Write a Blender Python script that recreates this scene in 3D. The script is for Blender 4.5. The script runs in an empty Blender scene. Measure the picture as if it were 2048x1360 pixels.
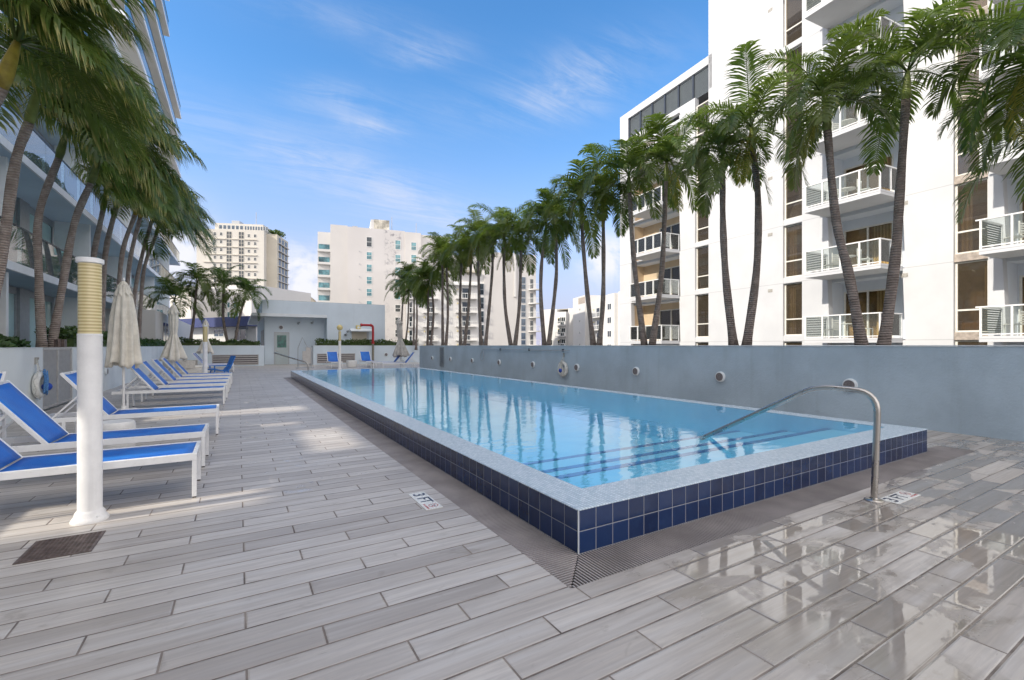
import bpy, math, random
from mathutils import Vector, Matrix, noise
random.seed(7)
scene = bpy.context.scene
COL = scene.collection
PI = math.pi; R = math.radians
H = 1.4                       # eye height
FX = 921.0; CX = 1024.0; HY = 691.0
AZ = R(30.7)
DIR = (math.sin(AZ), math.cos(AZ)); RGT = (math.cos(AZ), -math.sin(AZ))

# ---------------------------------------------------------------- geometry of the view (to place things at real positions)
def ray(px):
    u = (px - CX) / FX
    return (DIR[0] + u*RGT[0], DIR[1] + u*RGT[1])
def at_t(px, t): r = ray(px); return (r[0]*t, r[1]*t)
def at_y(px, y): r = ray(px); t = y/r[1]; return (r[0]*t, y, t)
def at_x(px, x): r = ray(px); t = x/r[0]; return (x, r[1]*t, t)
def zz(py, t): return H + (HY - py)*t/FX
def hit(px, p0, d):
    """distance along line p0 + s*d where the ray of column px meets it -> s, t"""
    r = ray(px)
    det = r[0]*(-d[1]) + r[1]*d[0]
    t = (p0[0]*(-d[1]) + p0[1]*d[0]) / det
    s = (r[0]*p0[1] - r[1]*p0[0]) / det
    return -s if False else ((r[0]*t - p0[0])*d[0] + (r[1]*t - p0[1])*d[1]), t

# ---------------------------------------------------------------- node helpers
def newmat(name):
    m = bpy.data.materials.new(name); m.use_nodes = True
    nt = m.node_tree; nt.nodes.clear()
    out = nt.nodes.new('ShaderNodeOutputMaterial')
    return m, NT(nt), out
class NT:
    def __init__(s, nt): s.nt = nt
    def n(s, typ, **kw):
        nd = s.nt.nodes.new(typ)
        for k, v in kw.items():
            if hasattr(nd, k): setattr(nd, k, v)
        return nd
    def link(s, a, b): s.nt.links.new(a, b)
    def set(s, sock, v):
        if isinstance(v, bpy.types.NodeSocket): s.link(v, sock)
        elif v is not None:
            try: sock.default_value = v
            except Exception:
                sock.default_value = (v[0], v[1], v[2], 1.0) if hasattr(v, '__len__') and len(v) == 3 else v
    def m(s, op, a, b=None, c=None, clamp=False):
        nd = s.n('ShaderNodeMath', operation=op); nd.use_clamp = clamp
        s.set(nd.inputs[0], a)
        if b is not None: s.set(nd.inputs[1], b)
        if c is not None: s.set(nd.inputs[2], c)
        return nd.outputs[0]
    def smooth(s, v, a, b, lo=0.0, hi=1.0):
        nd = s.n('ShaderNodeMapRange', interpolation_type='SMOOTHSTEP')
        s.set(nd.inputs[0], v); s.set(nd.inputs[1], a); s.set(nd.inputs[2], b); s.set(nd.inputs[3], lo); s.set(nd.inputs[4], hi)
        return nd.outputs[0]
    def mix(s, f, a, b, mode='MIX'):
        nd = s.n('ShaderNodeMix', data_type='RGBA', blend_type=mode)
        s.set(nd.inputs[0], f); s.set(nd.inputs[6], a); s.set(nd.inputs[7], b)
        return nd.outputs[2]
    def noise(s, vec, scale, detail=3, rough=.5, out=0, dist=0):
        nd = s.n('ShaderNodeTexNoise'); s.set(nd.inputs['Vector'], vec)
        nd.inputs['Scale'].default_value = scale; nd.inputs['Detail'].default_value = detail
        nd.inputs['Roughness'].default_value = rough; nd.inputs['Distortion'].default_value = dist
        return nd.outputs[out]
    def obj(s): return s.n('ShaderNodeTexCoord').outputs['Object']
    def xyz(s, v):
        nd = s.n('ShaderNodeSeparateXYZ'); s.set(nd.inputs[0], v); return nd.outputs
    def comb(s, x=0, y=0, z=0):
        nd = s.n('ShaderNodeCombineXYZ'); s.set(nd.inputs[0], x); s.set(nd.inputs[1], y); s.set(nd.inputs[2], z); return nd.outputs[0]
    def scale(s, v, sc):
        nd = s.n('ShaderNodeVectorMath', operation='MULTIPLY'); s.set(nd.inputs[0], v); nd.inputs[1].default_value = sc; return nd.outputs[0]
    def white(s, v):
        nd = s.n('ShaderNodeTexWhiteNoise', noise_dimensions='3D'); s.set(nd.inputs[0], v); return nd.outputs[0]
    def bump(s, h, st=.3, dist=.01, normal=None):
        nd = s.n('ShaderNodeBump'); s.set(nd.inputs['Height'], h); nd.inputs['Strength'].default_value = st
        nd.inputs['Distance'].default_value = dist
        if normal is not None: s.link(normal, nd.inputs['Normal'])
        return nd.outputs[0]
    def bsdf(s, color, rough=.5, normal=None, spec=.5, metal=0, **kw):
        nd = s.n('ShaderNodeBsdfPrincipled')
        s.set(nd.inputs['Base Color'], color); s.set(nd.inputs['Roughness'], rough)
        s.set(nd.inputs['Specular IOR Level'], spec); s.set(nd.inputs['Metallic'], metal)
        if normal is not None: s.link(normal, nd.inputs['Normal'])
        for k, v in kw.items(): s.set(nd.inputs[k], v)
        return nd.outputs[0]
def c4(c): return (c[0], c[1], c[2], 1.0)

def paint(name, col, rough=.5, var=.06, scale=3.0, bump=.0, bscale=60, spec=.4, metal=0, streak=0):
    m, s, out = newmat(name)
    o = s.obj()
    n1 = s.noise(o, scale, 4, .6)
    f = s.smooth(n1, .3, .7)
    dark = tuple(c*(1-2*var) for c in col); lite = tuple(min(1, c*(1+var)) for c in col)
    c = s.mix(f, c4(dark), c4(lite))
    if streak:
        st = s.noise(s.scale(o, (1.5, 1.5, .12)), 2.2, 5, .65)
        c = s.mix(s.smooth(st, .52, .8, 0, streak), c, c4((col[0]*.62, col[1]*.60, col[2]*.56)))
    nrm = None
    if bump: nrm = s.bump(s.noise(o, bscale, 4, .6), bump, .01)
    r = s.smooth(s.noise(o, scale*4, 2), .2, .8, max(.02, rough-.06), rough+.08)
    s.link(s.bsdf(c, r, nrm, spec, metal), out.inputs[0]); return m

# ---------------------------------------------------------------- materials
M = {}
M['white_metal'] = paint('white_powder_coat', (.80, .80, .79), .3, .03, 6)
M['column'] = paint('column_white_paint', (.80, .79, .77), .35, .04, 5, .15, 40, streak=.5)
M['steel'] = paint('brushed_steel', (.50, .47, .43), .28, .01, 2, metal=1)
M['rubber'] = paint('black_rubber', (.02, .02, .02), .7)
M['stucco_blue'] = paint('blue_grey_stucco', (.44, .535, .61), .8, .06, .9, .7, 26, .2, streak=.34)
M['stucco_white'] = paint('white_stucco', (.76, .80, .80), .8, .04, .8, .25, 60, .2, streak=.15)
M['stucco_util'] = paint('pale_blue_stucco', (.62, .70, .76), .8, .03, .7, .2, 60, .2, streak=.12)
M['cap'] = paint('coping_paint', (.70, .74, .76), .7, .05, 1.5)
M['fascia'] = paint('slab_fascia_white', (.84, .86, .87), .6, .05, .6, streak=.2)
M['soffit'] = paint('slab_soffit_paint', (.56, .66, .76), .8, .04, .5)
M['soffit_bounce_lit'] = paint('bounce_lit_soffit', (.72, .66, .55), .8, .03, .5)  # cream tone is reflected light painted onto the upper slab undersides
M['left_wall'] = paint('left_building_wall', (.76, .79, .81), .8, .05, .6)
M['alu'] = paint('grey_aluminium', (.42, .44, .46), .4, .05, 8, metal=.4)
M['alu_white'] = paint('ivory_aluminium', (.72, .70, .64), .4, .05, 8)
M['rail_dark'] = paint('dark_rail', (.05, .06, .08), .35)
M['teal'] = paint('teal_glass_panel', (.52, .76, .76), .10, .08, .5, spec=.9)
M['canvas'] = paint('cream_canvas', (.74, .70, .61), .9, .07, 5, .25, 90, .1)
M['canvas_grey'] = paint('weathered_canvas', (.52, .50, .46), .9, .1, 5, .25, 90, .1)
M['wicker'] = paint('pale_woven', (.60, .57, .52), .8, .1, 20, .3, 60)
M['drum'] = paint('white_drum', (.74, .73, .70), .5, .05, 8)
M['bluechair'] = paint('blue_moulded_plastic', (.02, .17, .55), .35, .05, 6)
M['grate'] = paint('taupe_grating', (.40, .36, .345), .5, .10, 3)
M['grate_shade'] = paint('channel_shade', (.015, .013, .012), .9)  # near black: the shade below the slots is put into the colour
M['rust_grate'] = paint('bronze_grate', (.17, .13, .115), .5, .2, 20, metal=.3)
M['vent_dark'] = paint('vent_dark', (.02, .02, .025), .8)
M['vent_frame'] = paint('vent_frame_taupe', (.36, .34, .33), .6, .05, 6)
M['door'] = paint('grey_green_door', (.46, .52, .52), .5, .03, 3)
M['door_glass'] = paint('green_glass', (.03, .16, .11), .06, .3, 5, spec=.8)
M['red_pipe'] = paint('red_pipe_paint', (.42, .025, .03), .4, .12, 20)
M['grey_pipe'] = paint('dull_brass_pipe', (.27, .25, .20), .5, .15, 12, metal=.3)
M['yellow_box'] = paint('yellow_lamp_box', (.70, .58, .26), .5, .08, 20)
M['ring_white'] = paint('life_ring_white', (.74, .74, .70), .5, .08, 12)
M['rope_blue'] = paint('blue_rope', (.12, .30, .62), .8, .3, 60)
M['rope_white'] = paint('white_rope', (.62, .62, .58), .8, .2, 60)
M['float_blue'] = paint('blue_float', (.02, .07, .42), .4)
M['louver'] = paint('louver_panel_beige', (.52, .50, .47), .6, .05, 10)
M['louver_grey'] = paint('louver_panel_grey', (.25, .29, .32), .6, .05, 10)
M['lens_grey'] = paint('lamp_grille', (.20, .18, .18), .6, .2, 60)
M['tower_white'] = None
M['stone'] = paint('grey_stone_spandrel', (.42, .36, .31), .8, .15, 6, .2, 30)
M['recess'] = paint('recess_paint', (.66, .70, .75), .8, .03, .6)
M['tan'] = paint('tan_wall', (.60, .47, .32), .8, .05, 1)
M['room'] = paint('room_back', (.58, .47, .32), .8, .35, .7)
M['curtain'] = None
M['lamp_shade_white'] = paint('paper_shade', (.75, .68, .5), .8)
M['louver_dark'] = paint('dark_louver', (.07, .085, .08), .5)
M['sofa'] = paint('mustard_sofa', (.62, .38, .10), .9, .05, 10)
M['plastic_white'] = paint('white_furniture', (.75, .72, .66), .4)
M['cream_a'] = paint('cream_render', (.61, .58, .52), .8, .03, .1, streak=.12)
M['cream_b'] = paint('offwhite_render', (.60, .575, .545), .8, .03, .1, streak=.10)
M['cream_c'] = paint('white_render', (.64, .625, .60), .8, .03, .1, streak=.12)
M['beige'] = paint('beige_render', (.58, .53, .43), .8, .04, .2)
M['ledge'] = paint('ledge_grey', (.62, .58, .50), .8, .04, .2)
M['glass_dark'] = paint('dark_window_glass', (.035, .045, .05), .06, .4, .5, spec=.9)
M['glass_teal'] = paint('teal_window_glass', (.13, .30, .33), .06, .4, .4, spec=.9)
M['glass_blue'] = paint('blue_window_glass', (.06, .10, .15), .06, .4, .4, spec=.9)
M['blue_fascia'] = paint('blue_fascia', (.045, .06, .17), .6, .04, 1)
M['roof_grey'] = paint('roof_grey', (.35, .35, .35), .9, .1, .5)
M['ground'] = paint('street_ground', (.16, .16, .15), .9, .25, .05)
M['soil'] = paint('planter_soil', (.08, .06, .045), .95, .3, 5, .5, 30)
M['vent_tan'] = paint('vent_tan', (.40, .38, .345), .7, .2, 30)
M['frame_white'] = paint('window_frame_white', (.75, .75, .72), .5)
M['sign_white'] = paint('depth_tile_white', (.78, .77, .72), .25, .05, 20)
M['sign_blue'] = paint('depth_lettering', (.012, .02, .06), .3)
M['sign_red'] = paint('depth_red', (.45, .05, .05), .3)
M['peeling'] = paint('peeling_coating', (.60, .56, .47), .85, .3, .6, .4, 3, streak=.5)

def make_tower_white():
    m, s, out = newmat('white_tower_render')
    o = s.obj(); x, y, z = s.xyz(o)
    f = s.m('FRACT', s.m('DIVIDE', s.m('SUBTRACT', z, 1.65), 3.25))
    d = s.m('MINIMUM', f, s.m('SUBTRACT', 1.0, f))
    line = s.smooth(d, .0035, .0065, 1, 0)
    n = s.noise(o, .5, 4, .6)
    c = s.mix(s.smooth(n, .3, .7), (.555, .56, .575, 1), (.61, .615, .625, 1))
    st = s.noise(s.scale(o, (1.5, 1.5, .1)), 1.6, 5, .65)
    c = s.mix(s.smooth(st, .55, .85, 0, .14), c, (.5, .49, .46, 1))
    c = s.mix(s.m('MULTIPLY', line, .55), c, (.33, .33, .34, 1))
    nr = s.bump(s.noise(o, 30, 3), .15, .01)
    s.link(s.bsdf(c, .8, nr, .2), out.inputs[0]); return m
M['tower_white'] = make_tower_white()

def make_curtain():
    m, s, out = newmat('pleated_curtain')
    o = s.obj(); x, y, z = s.xyz(o)
    w = s.m('SINE', s.m('MULTIPLY', x, 45.0))
    c = s.mix(s.smooth(w, -1, 1), (.50, .43, .27, 1), (.82, .76, .58, 1))
    s.link(s.bsdf(c, .9), out.inputs[0]); return m
M['curtain'] = make_curtain()

def make_glass(name, tint, refl=1.0, amount=.0, body=(0.05, 0.05, 0.05), power=1.45):
    """clear pane: transparent tinted + fresnel mirror (+ a little opaque body)"""
    m, s, out = newmat(name)
    fr = s.n('ShaderNodeFresnel'); fr.inputs[0].default_value = power
    tr = s.n('ShaderNodeBsdfTransparent'); s.set(tr.inputs[0], c4(tint))
    gl = s.n('ShaderNodeBsdfGlossy'); s.set(gl.inputs[0], c4((refl, refl, refl))); gl.inputs['Roughness'].default_value = .015
    df = s.n('ShaderNodeBsdfDiffuse'); s.set(df.inputs[0], c4(body))
    m1 = s.n('ShaderNodeMixShader'); m1.inputs[0].default_value = amount
    s.link(tr.outputs[0], m1.inputs[1]); s.link(df.outputs[0], m1.inputs[2])
    m2 = s.n('ShaderNodeMixShader'); s.link(fr.outputs[0], m2.inputs[0]); s.link(m1.outputs[0], m2.inputs[1]); s.link(gl.outputs[0], m2.inputs[2])
    s.link(m2.outputs[0], out.inputs[0]); return m
M['bronze_glass'] = make_glass('bronze_glass', (.74, .68, .59), .85, .26, (.17, .135, .10), 1.7)
M['rail_glass'] = make_glass('railing_glass', (.72, .87, .90), 1, .22, (.45, .62, .68), 2.7)
M['patio_glass'] = make_glass('patio_glass', (.92, .85, .72), .8, .06, (.30, .24, .15), 1.45)
M['rail_glass_clear'] = make_glass('clear_railing_glass', (.90, .93, .92), 1, .07, (.34, .36, .35), 1.4)

def make_amber():
    m, s, out = newmat('amber_ribbed_lens')
    o = s.obj(); x, y, z = s.xyz(o)
    w = s.m('SINE', s.m('MULTIPLY', z, 240.0))
    c = s.mix(s.smooth(w, -.6, .8), (.50, .40, .19, 1), (.72, .62, .35, 1))
    w2 = s.m('SINE', s.m('MULTIPLY', s.m('ARCTAN2', y, x), 60.0))
    nr = s.bump(s.m('ADD', w, s.m('MULTIPLY', w2, .4)), .09, .003)
    s.link(s.bsdf(c, .16, nr, .6), out.inputs[0]); return m
M['amber'] = make_amber()

def make_deck():
    m, s, out = newmat('wood_look_porcelain_plank')
    o = s.obj(); x, y, z = s.xyz(o)
    W, L = .1653, .99
    ry = s.m('DIVIDE', s.m('SUBTRACT', y, 2.793), W)
    n = s.m('ADD', s.m('FLOOR', ry), 1.0); fy = s.m('FRACT', ry)
    rx = s.m('DIVIDE', s.m('SUBTRACT', s.m('SUBTRACT', x, .03), s.m('MULTIPLY', n, .33)), L)
    i = s.m('FLOOR', rx); fx = s.m('FRACT', rx)
    dy = s.m('MULTIPLY', s.m('MINIMUM', fy, s.m('SUBTRACT', 1.0, fy)), W)
    dx = s.m('MULTIPLY', s.m('MINIMUM', fx, s.m('SUBTRACT', 1.0, fx)), L)
    d = s.m('MINIMUM', dx, dy)
    wob = s.noise(o, 40, 2)
    d = s.m('ADD', d, s.m('MULTIPLY', s.m('SUBTRACT', wob, .5), .0016))
    grout = s.smooth(d, .0040, .0060, 1, 0)
    edge = s.smooth(d, .004, .013)
    rid = s.comb(i, n, 3.7); rnd = s.white(rid); rnd2 = s.white(s.comb(n, i, 9.1))
    gv = s.comb(s.m('ADD', s.m('MULTIPLY', x, 1.6), s.m('MULTIPLY', rnd, 37.0)), s.m('ADD', s.m('MULTIPLY', y, 26.0), s.m('MULTIPLY', rnd2, 11.0)), 0)
    g1 = s.noise(gv, 1.6, 6, .62, dist=.35); g2 = s.noise(gv, .5, 4, .6, dist=.2)
    base = s.mix(rnd, (.40, .355, .31, 1), (.63, .58, .52, 1))
    c = s.mix(s.smooth(g1, .35, .72), s.mix(.45, base, (.31, .285, .27, 1)), base)
    c = s.mix(s.smooth(g2, .42, .75, 0, .55), c, (.62, .60, .575, 1))
    dk = s.noise(gv, 3.2, 3, .5, dist=.6)
    c = s.mix(s.smooth(dk, .66, .78, 0, .45), c, (.16, .135, .115, 1))
    # dirt and wet film
    big = s.noise(o, .55, 4, .6, dist=.4)
    c = s.mix(s.smooth(big, .45, .8, 0, .35), c, (.34, .30, .25, 1))
    spot = s.noise(s.comb(s.m('MULTIPLY', x, 1.3), s.m('MULTIPLY', y, 2.2), 7.0), 3.1, 5, .6, dist=.9)
    c = s.mix(s.smooth(spot, .60, .72, 0, .38), c, (.25, .215, .175, 1))
    scuff = s.noise(s.comb(s.m('MULTIPLY', x, 3.0), s.m('MULTIPLY', y, 5.0), 2.0), 6.0, 4, .7, dist=.5)
    c = s.mix(s.smooth(scuff, .66, .76, 0, .30), c, (.66, .64, .61, 1))
    # dampness: right foreground near the hand rail, drying out to the left
    reg = s.m('MULTIPLY', s.smooth(x, 1.5, 2.9), s.smooth(y, 2.75, 2.35))
    reg2 = s.m('MULTIPLY', s.smooth(x, -.35, .5), s.m('MULTIPLY', s.smooth(x, 1.7, 1.1), s.smooth(y, 3.6, 6.0)))
    pud = s.noise(s.comb(s.m('MULTIPLY', x, .75), s.m('MULTIPLY', y, 1.4), s.m('MULTIPLY', rnd, 1.1)), 1.9, 5, .6, dist=.6)
    wet = s.m('MULTIPLY', reg, s.smooth(pud, .45, .525))
    damp = s.m('MULTIPLY', reg, s.smooth(pud, .38, .52))
    sp = s.noise(s.comb(s.m('MULTIPLY', x, 1.2), s.m('MULTIPLY', y, 2.6), 4.0), 2.3, 4, .6, dist=.8)
    wet2 = s.m('MULTIPLY', reg2, s.smooth(sp, .62, .66))
    wetall = s.m('MAXIMUM', wet, wet2)
    c = s.mix(s.m('MULTIPLY', damp, .50), c, (.20, .17, .135, 1))
    gst = s.noise(o, 3.0, 4, .6)
    c = s.mix(s.m('MULTIPLY', grout, s.smooth(gst, .3, .7, .65, .97)), c, s.mix(s.smooth(gst, .35, .65), (.20, .155, .12, 1), (.09, .068, .055, 1)))
    rough = s.m('SUBTRACT', s.smooth(g1, .2, .8, .50, .36), s.m('MULTIPLY', damp, .16))
    rough = s.m('MULTIPLY', rough, s.smooth(wetall, 0, 1, 1, .06))
    rough = s.m('MAXIMUM', rough, s.m('MULTIPLY', grout, s.smooth(wetall, 0, 1, .7, .1)))
    hgt = s.m('ADD', s.m('MULTIPLY', edge, .8), s.m('MULTIPLY', s.m('MULTIPLY', g1, .10), s.m('SUBTRACT', 1.0, wetall)))
    rip = s.noise(o, 14, 2)
    hgt = s.m('ADD', hgt, s.m('MULTIPLY', s.m('MULTIPLY', rip, wetall), .05))
    nr = s.bump(hgt, .5, .006)
    s.link(s.bsdf(c, rough, nr, s.smooth(wetall, 0, 1, .45, .85), **{'IOR': s.smooth(wetall, 0, 1, 1.5, 1.9)}), out.inputs[0]); return m
M['deck'] = make_deck()

def make_pooltile():
    m, s, out = newmat('navy_glazed_tile')
    o = s.obj(); x, y, z = s.xyz(o)
    W = .1542
    sx = s.m('DIVIDE', s.m('SUBTRACT', s.m('ADD', x, y), 1.962 + 2.431), W)
    sz = s.m('DIVIDE', s.m('ADD', z, .002), .150)
    fx, fz = s.m('FRACT', sx), s.m('FRACT', sz)
    d = s.m('MINIMUM', s.m('MINIMUM', fx, s.m('SUBTRACT', 1.0, fx)), s.m('MINIMUM', fz, s.m('SUBTRACT', 1.0, fz)))
    grout = s.smooth(d, .012, .022, 1, 0)
    rnd = s.white(s.comb(s.m('FLOOR', sx), s.m('FLOOR', sz), 2.0))
    n = s.noise(o, 9, 5, .6)
    c = s.mix(rnd, (.006, .018, .066, 1), (.011, .034, .115, 1))
    c = s.mix(s.smooth(n, .45, .75, 0, .6), c, (.016, .045, .13, 1))
    st = s.noise(s.comb(s.m('MULTIPLY', s.m('ADD', x, y), 14.0), s.m('MULTIPLY', z, 1.5), 0), 1.0, 4, .6)
    c = s.mix(s.smooth(st, .66, .82, 0, .35), c, (.20, .21, .22, 1))
    c = s.mix(grout, c, (.30, .31, .34, 1))
    nr = s.bump(s.m('ADD', s.smooth(d, .012, .05), s.m('MULTIPLY', n, .1)), .5, .004)
    s.link(s.bsdf(c, s.smooth(grout, 0, 1, .14, .7), nr, .5), out.inputs[0]); return m
M['pooltile'] = make_pooltile()

def make_mosaic():
    m, s, out = newmat('white_wet_mosaic')
    o = s.obj(); x, y, z = s.xyz(o)
    W = .0262
    sx, sy = s.m('DIVIDE', x, W), s.m('DIVIDE', y, W)
    fx, fy = s.m('FRACT', sx), s.m('FRACT', sy)
    d = s.m('MINIMUM', s.m('MINIMUM', fx, s.m('SUBTRACT', 1.0, fx)), s.m('MINIMUM', fy, s.m('SUBTRACT', 1.0, fy)))
    grout = s.smooth(d, .05, .12, 1, 0)
    rnd = s.white(s.comb(s.m('FLOOR', sx), s.m('FLOOR', sy), 5.0))
    c = s.mix(rnd, (.50, .62, .71, 1), (.70, .80, .87, 1))
    c = s.mix(s.m('MULTIPLY', grout, .75), c, (.30, .36, .42, 1))
    hgt = s.m('ADD', s.smooth(d, .03, .22), s.m('MULTIPLY', rnd, .25))
    nr = s.bump(hgt, .6, .004)
    nr = s.bump(s.noise(o, 10, 3), .12, .02, nr)
    s.link(s.bsdf(c, .24, nr, .5), out.inputs[0]); return m
M['mosaic'] = make_mosaic()

def make_basin():
    m, s, out = newmat('aqua_pool_plaster')
    o = s.obj()
    n = s.noise(o, 1.2, 4, .6)
    c = s.mix(s.smooth(n, .3, .7), (.33, .74, .90, 1), (.44, .84, .96, 1))
    v = s.n('ShaderNodeTexVoronoi', feature='DISTANCE_TO_EDGE'); v.inputs['Scale'].default_value = 2.4
    s.link(s.noise(o, 1.5, 2, out=1), v.inputs['Vector']) if False else s.link(o, v.inputs['Vector'])
    s.link(s.bsdf(c, .7), out.inputs[0]); return m
M['basin'] = make_basin()
M['step_edge'] = paint('navy_step_tile', (.05, .20, .45), .3)

def make_water():
    m, s, out = newmat('pool_water')
    o = s.obj()
    w1 = s.noise(s.scale(o, (1.0, 2.2, 1)), 2.3, 3, .5, dist=.3)
    w2 = s.noise(s.scale(o, (1.0, 1.7, 1)), 9.0, 2, .5)
    hgt = s.m('ADD', w1, s.m('MULTIPLY', w2, .22))
    nr = s.bump(hgt, .075, .05)
    fr = s.n('ShaderNodeFresnel'); fr.inputs[0].default_value = 1.55; s.link(nr, fr.inputs['Normal'])
    tr = s.n('ShaderNodeBsdfTransparent'); s.set(tr.inputs[0], (.74, .94, 1.0, 1))
    gl = s.n('ShaderNodeBsdfGlossy'); s.set(gl.inputs[0], (1, 1, 1, 1)); gl.inputs['Roughness'].default_value = .01; s.link(nr, gl.inputs['Normal'])
    mx = s.n('ShaderNodeMixShader'); s.link(fr.outputs[0], mx.inputs[0]); s.link(tr.outputs[0], mx.inputs[1]); s.link(gl.outputs[0], mx.inputs[2])
    s.link(mx.outputs[0], out.inputs[0]); return m
M['water'] = make_water()

def make_sling():
    m, s, out = newmat('blue_mesh_sling')
    o = s.obj(); x, y, z = s.xyz(o)
    n = s.noise(o, 3, 3)
    w = s.m('MULTIPLY', s.m('SINE', s.m('MULTIPLY', x, 900.0)), s.m('SINE', s.m('MULTIPLY', y, 900.0)))
    c = s.mix(s.smooth(n, .3, .7), (.012, .125, .50, 1), (.02, .19, .62, 1))
    nr = s.bump(w, .2, .002)
    s.link(s.bsdf(c, .45, nr, .35), out.inputs[0]); return m
M['sling'] = make_sling()

def make_leaf(name, a, b, tip, trans=.42):
    m, s, out = newmat(name)
    o = s.obj()
    at = s.n('ShaderNodeAttribute'); at.attribute_name = 'tip'
    n = s.noise(o, 4.0, 2)
    oi = s.n('ShaderNodeObjectInfo').outputs['Random']
    c = s.mix(s.smooth(n, .35, .65), c4(a), c4(b))
    c = s.mix(s.m('MULTIPLY', oi, .38), c, (.13, .155, .022, 1))
    sep = s.n('ShaderNodeSeparateColor'); s.link(at.outputs['Color'], sep.inputs[0])
    c = s.mix(sep.outputs[1], c, s.mix(.5, c, (.14, .17, .03, 1)))
    c = s.mix(s.smooth(sep.outputs[0], .5, 1.0, 0, .85), c, c4(tip))
    p = s.bsdf(c, .38, None, .5)
    tl = s.n('ShaderNodeBsdfTranslucent'); s.link(s.mix(.5, c, (.20, .30, .03, 1)), tl.inputs[0])
    mx = s.n('ShaderNodeMixShader'); mx.inputs[0].default_value = trans
    s.link(p, mx.inputs[1]); s.link(tl.outputs[0], mx.inputs[2]); s.link(mx.outputs[0], out.inputs[0]); return m
M['palm_leaf'] = make_leaf('palm_frond_green', (.036, .092, .022), (.105, .170, .035), (.40, .34, .07))
M['palm_leaf_dry'] = make_leaf('wind_dried_palm_frond', (.048, .115, .028), (.125, .20, .04), (.62, .50, .17))
M['hedge'] = make_leaf('hedge_leaf', (.020, .060, .016), (.05, .12, .03), (.08, .15, .04), .15)
M['shaft'] = paint('palm_crownshaft', (.17, .21, .05), .45, .25, 3)
M['shaft_yellow'] = paint('yellow_crownshaft', (.42, .32, .05), .45, .3, 3)

def make_trunk(name='ringed_palm_trunk', a=(.20, .165, .145, 1), b=(.35, .295, .26, 1)):
    m, s, out = newmat(name)
    o = s.obj(); x, y, z = s.xyz(o)
    nz = s.m('ADD', z, s.m('MULTIPLY', s.noise(o, 3, 2), .05))
    w = s.m('SINE', s.m('MULTIPLY', nz, 128.0))
    n = s.noise(o, 7, 4, .65); n2 = s.noise(o, 1.3, 3, .6)
    c = s.mix(s.smooth(n, .3, .75), a, b)
    c = s.mix(s.smooth(w, .5, 1, 0, .38), c, (.12, .09, .075, 1))
    c = s.mix(s.smooth(n2, .62, .72, 0, .75), c, (.035, .028, .025, 1))
    nr = s.bump(s.m('ADD', w, n), .6, .02)
    s.link(s.bsdf(c, .8, nr, .2), out.inputs[0]); return m
M['trunk'] = make_trunk()
M['trunk_pale'] = make_trunk('pale_ringed_palm_trunk', (.32, .26, .225, 1), (.52, .44, .39, 1))

def make_stained():
    m, s, out = newmat('stained_offwhite_render')
    o = s.obj(); x, y, z = s.xyz(o)
    base = s.mix(s.smooth(s.noise(o, .12, 4), .3, .7), (.56, .535, .515, 1), (.61, .585, .565, 1))
    n = s.noise(o, .9, 6, .7, dist=.4)
    k = s.m('MULTIPLY', s.smooth(x, 12.2, 13.2), s.smooth(x, 17.0, 16.2))
    k = s.m('MULTIPLY', k, s.smooth(z, 14, 31, .25, 1))
    c = s.mix(s.m('MULTIPLY', s.smooth(n, .50, .62), k), base, (.28, .27, .28, 1))
    s.link(s.bsdf(c, .85, None, .2), out.inputs[0]); return m
M['stained'] = make_stained()

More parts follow.
